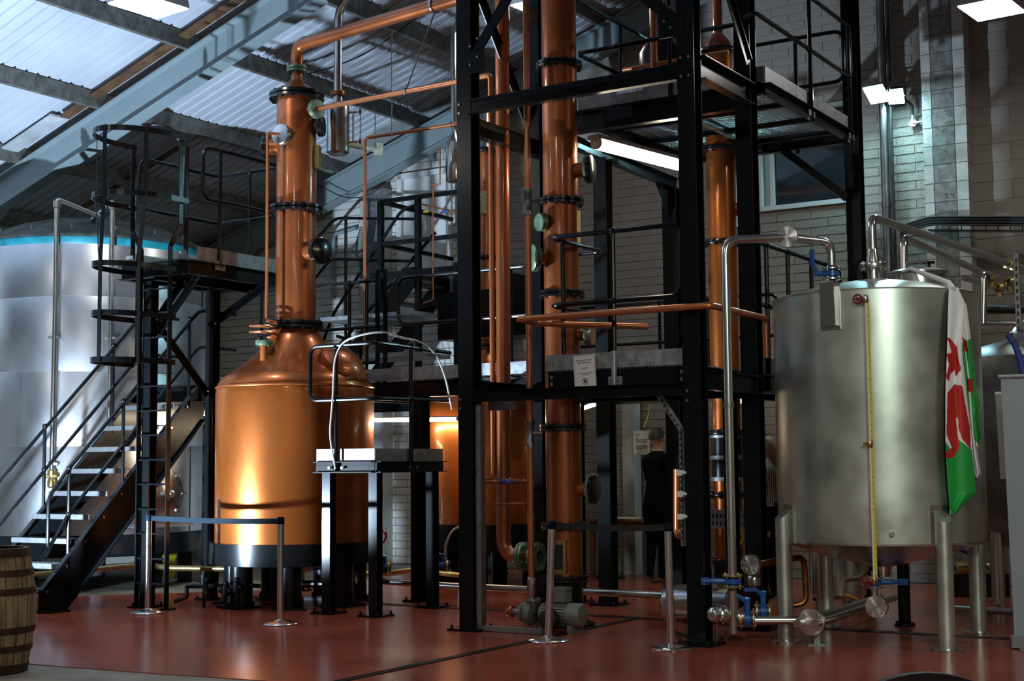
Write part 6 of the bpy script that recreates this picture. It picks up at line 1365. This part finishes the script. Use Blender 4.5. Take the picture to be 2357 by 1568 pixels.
# ================================================================== PEOPLE
def person(label, base, face_deg, H, lean, arms, mats, hair, hair_len, wide=1.0):
    """one continuous skinned body; arms: per side (elbow dir, forearm dir)"""
    k = H / 1.78; f = vdir(face_deg); r = f.cross(EZ); b = Vector(base)
    V, E_, R, Lb = [], [], [], []
    def node(p, rad, lab, par=None):
        V.append(b + (f * p[0] + r * p[1] + EZ * p[2]) * k); R.append(rad * k); Lb.append(lab)
        if par is not None: E_.append((par, len(V) - 1))
        return len(V) - 1
    w = wide
    pel = node((0, 0, .95), .135 * w, 'leg'); sp = node((.01 + lean * .3, 0, 1.10), .125 * w, 'top', pel); ch = node((.01 + lean * .7, 0, 1.30), .14 * w, 'top', sp); nk0 = node((lean, 0, 1.46), .085, 'top', ch)
    nk = node((.01 + lean, 0, 1.53), .052, 'skin', nk0); jw = node((.03 + lean, 0, 1.59), .062, 'skin', nk); sk = node((.02 + lean, 0, 1.67), .083, 'skin', jw); cr = node((.0 + lean, 0, 1.73), .062, 'skin', sk)
    node((.118 + lean, 0, 1.645), .012, 'skin', sk); node((.105 + lean, 0, 1.585), .016, 'skin', jw)
    for s in (-1, 1): node((.005 + lean, .085 * s, 1.66), .014, 'skin', sk)
    for s, (ed, fd) in zip((-1, 1), arms):
        sh = node((lean * .9, .175 * s * w, 1.42), .062, 'top', nk0)
        e0 = (lean * .9 + ed[0] * .29, .20 * s * w + ed[1] * .29 * s, 1.42 + ed[2] * .29); el = node(e0, .045, 'top', sh)
        w0 = tuple(a + c * .25 for a, c in zip(e0, (fd[0], fd[1] * s, fd[2]))); wr = node(w0, .030, 'top', el)
        d = Vector(fd); d.y *= s; d.normalize(); side = Vector((0, 0, 1)).cross(d) if abs(d.z) < .8 else Vector((1, 0, 0)); side = (side - d * side.dot(d)).normalized()
        nrm = d.cross(side); pm = node(tuple(Vector(w0) + d * .05), .030, 'skin', wr)
        for i, (o, L) in enumerate(((-.032, .072), (-.011, .080), (.011, .076), (.031, .060))):
            p1 = Vector(w0) + d * .092 + side * o; a = node(tuple(p1), .0125, 'skin', pm); p2 = p1 + d * L * .55 + nrm * .008; c = node(tuple(p2), .0095, 'skin', a); node(tuple(p2 + d * L * .4 + nrm * .02), .0075, 'skin', c)
        p1 = Vector(w0) + d * .045 - side * .045; a = node(tuple(p1), .0125, 'skin', pm); node(tuple(p1 + d * .045 - side * .018), .009, 'skin', a)
    for s in (-1, 1):
        hp = node((0, .09 * s, .88), .105 * w, 'leg', pel); kn = node((.015, .095 * s, .50), .065, 'leg', hp); an = node((-.02, .10 * s, .10), .043, 'leg', kn)
        hl = node((-.03, .10 * s, .045), .042, 'shoe', an); node((.14, .115 * s, .035), .036, 'shoe', hl)
    me = bpy.data.meshes.new('person_cage'); me.from_pydata([tuple(v) for v in V], E_, []); o = bpy.data.objects.new('person_cage', me); COL.objects.link(o)
    m = o.modifiers.new('skin', 'SKIN'); sv = me.skin_vertices[0].data
    for i, q in enumerate(R): sv[i].radius = (q, q * (.80 if Lb[i] in ('top', 'leg') and i < 4 else 1)); sv[i].use_root = (i == 0)
    m.use_smooth_shade = True; ss = o.modifiers.new('sub', 'SUBSURF'); ss.levels = 2; ss.render_levels = 2
    bpy.context.view_layer.update(); body = bpy.data.meshes.new_from_object(o.evaluated_get(bpy.context.evaluated_depsgraph_get()))
    bpy.data.objects.remove(o); bpy.data.meshes.remove(me)
    body.materials.clear(); names = ['skin', 'top', 'leg', 'shoe']
    for q in names: body.materials.append(M[mats[q]])
    for p in body.polygons:
        c = p.center; j = min(range(len(V)), key=lambda i: (V[i] - c).length - R[i] * .6); p.material_index = names.index(Lb[j]); p.use_smooth = True
    body.transform(Matrix.Translation(-b)); po = bpy.data.objects.new('person', body); COL.objects.link(po); po.location = b; ORIGIN[po.name] = b
    tag(po, label, 'person')
    # hair cap and eyes
    hc = V[sk] + EZ * .02 * k - f * .012 * k; mb = MB(); n = 18; vs, fs = [], []
    for i in range(9):
        th = math.pi * i / 14
        for j in range(n):
            a = 2 * math.pi * j / n; d = (f * math.cos(a) + r * math.sin(a)); back = max(0, -math.cos(a))
            rad = .096 * k * math.sin(th); z = .098 * k * math.cos(th)
            if i > 5 and math.cos(a) > .35: rad *= .86; z = max(z, .02 * k)
            vs.append(hc + d * rad * (1 + .10 * back) + EZ * (z - (hair_len * back * (i / 8) ** 2 * k)))
    for i in range(8):
        for j in range(n): fs.append((i * n + j, i * n + (j + 1) % n, (i + 1) * n + (j + 1) % n, (i + 1) * n + j))
    mb.add(vs, fs); mb.build('hair', hair, po, ang=180)
    for s in (-1, 1):
        mb = MB(); mb.ball(V[sk] + f * .083 * k + r * .030 * s * k - EZ * .005 * k, .011 * k, 8); mb.build('eye', 'white_plastic', po)
    return po
mp = onT(1513, 1350, 4.95); mp.z = 0
person('man in a black jacket seen from behind, half hidden by a black post', mp, 35, 1.87, .03, (((.35, .1, -.93), (.8, -.2, -.4)), ((.35, .1, -.93), (.8, -.2, -.4))), {'skin': 'skin', 'top': 'cloth_black', 'leg': 'cloth_black', 'shoe': 'shoe_brown'}, 'hair_dark', .02, 1.12)
wp = Vector((2.79, 15.4, 0))
person('woman in a striped blouse standing between tower leg and steel tank', wp, 150, 1.72, .02, (((.1, .18, -.98), (.12, .05, -.99)), ((.1, .18, -.98), (.12, .05, -.99))), {'skin': 'skin', 'top': 'striped_blouse', 'leg': 'cloth_black', 'shoe': 'black_rubber'}, 'hair_blond', .20, .95)
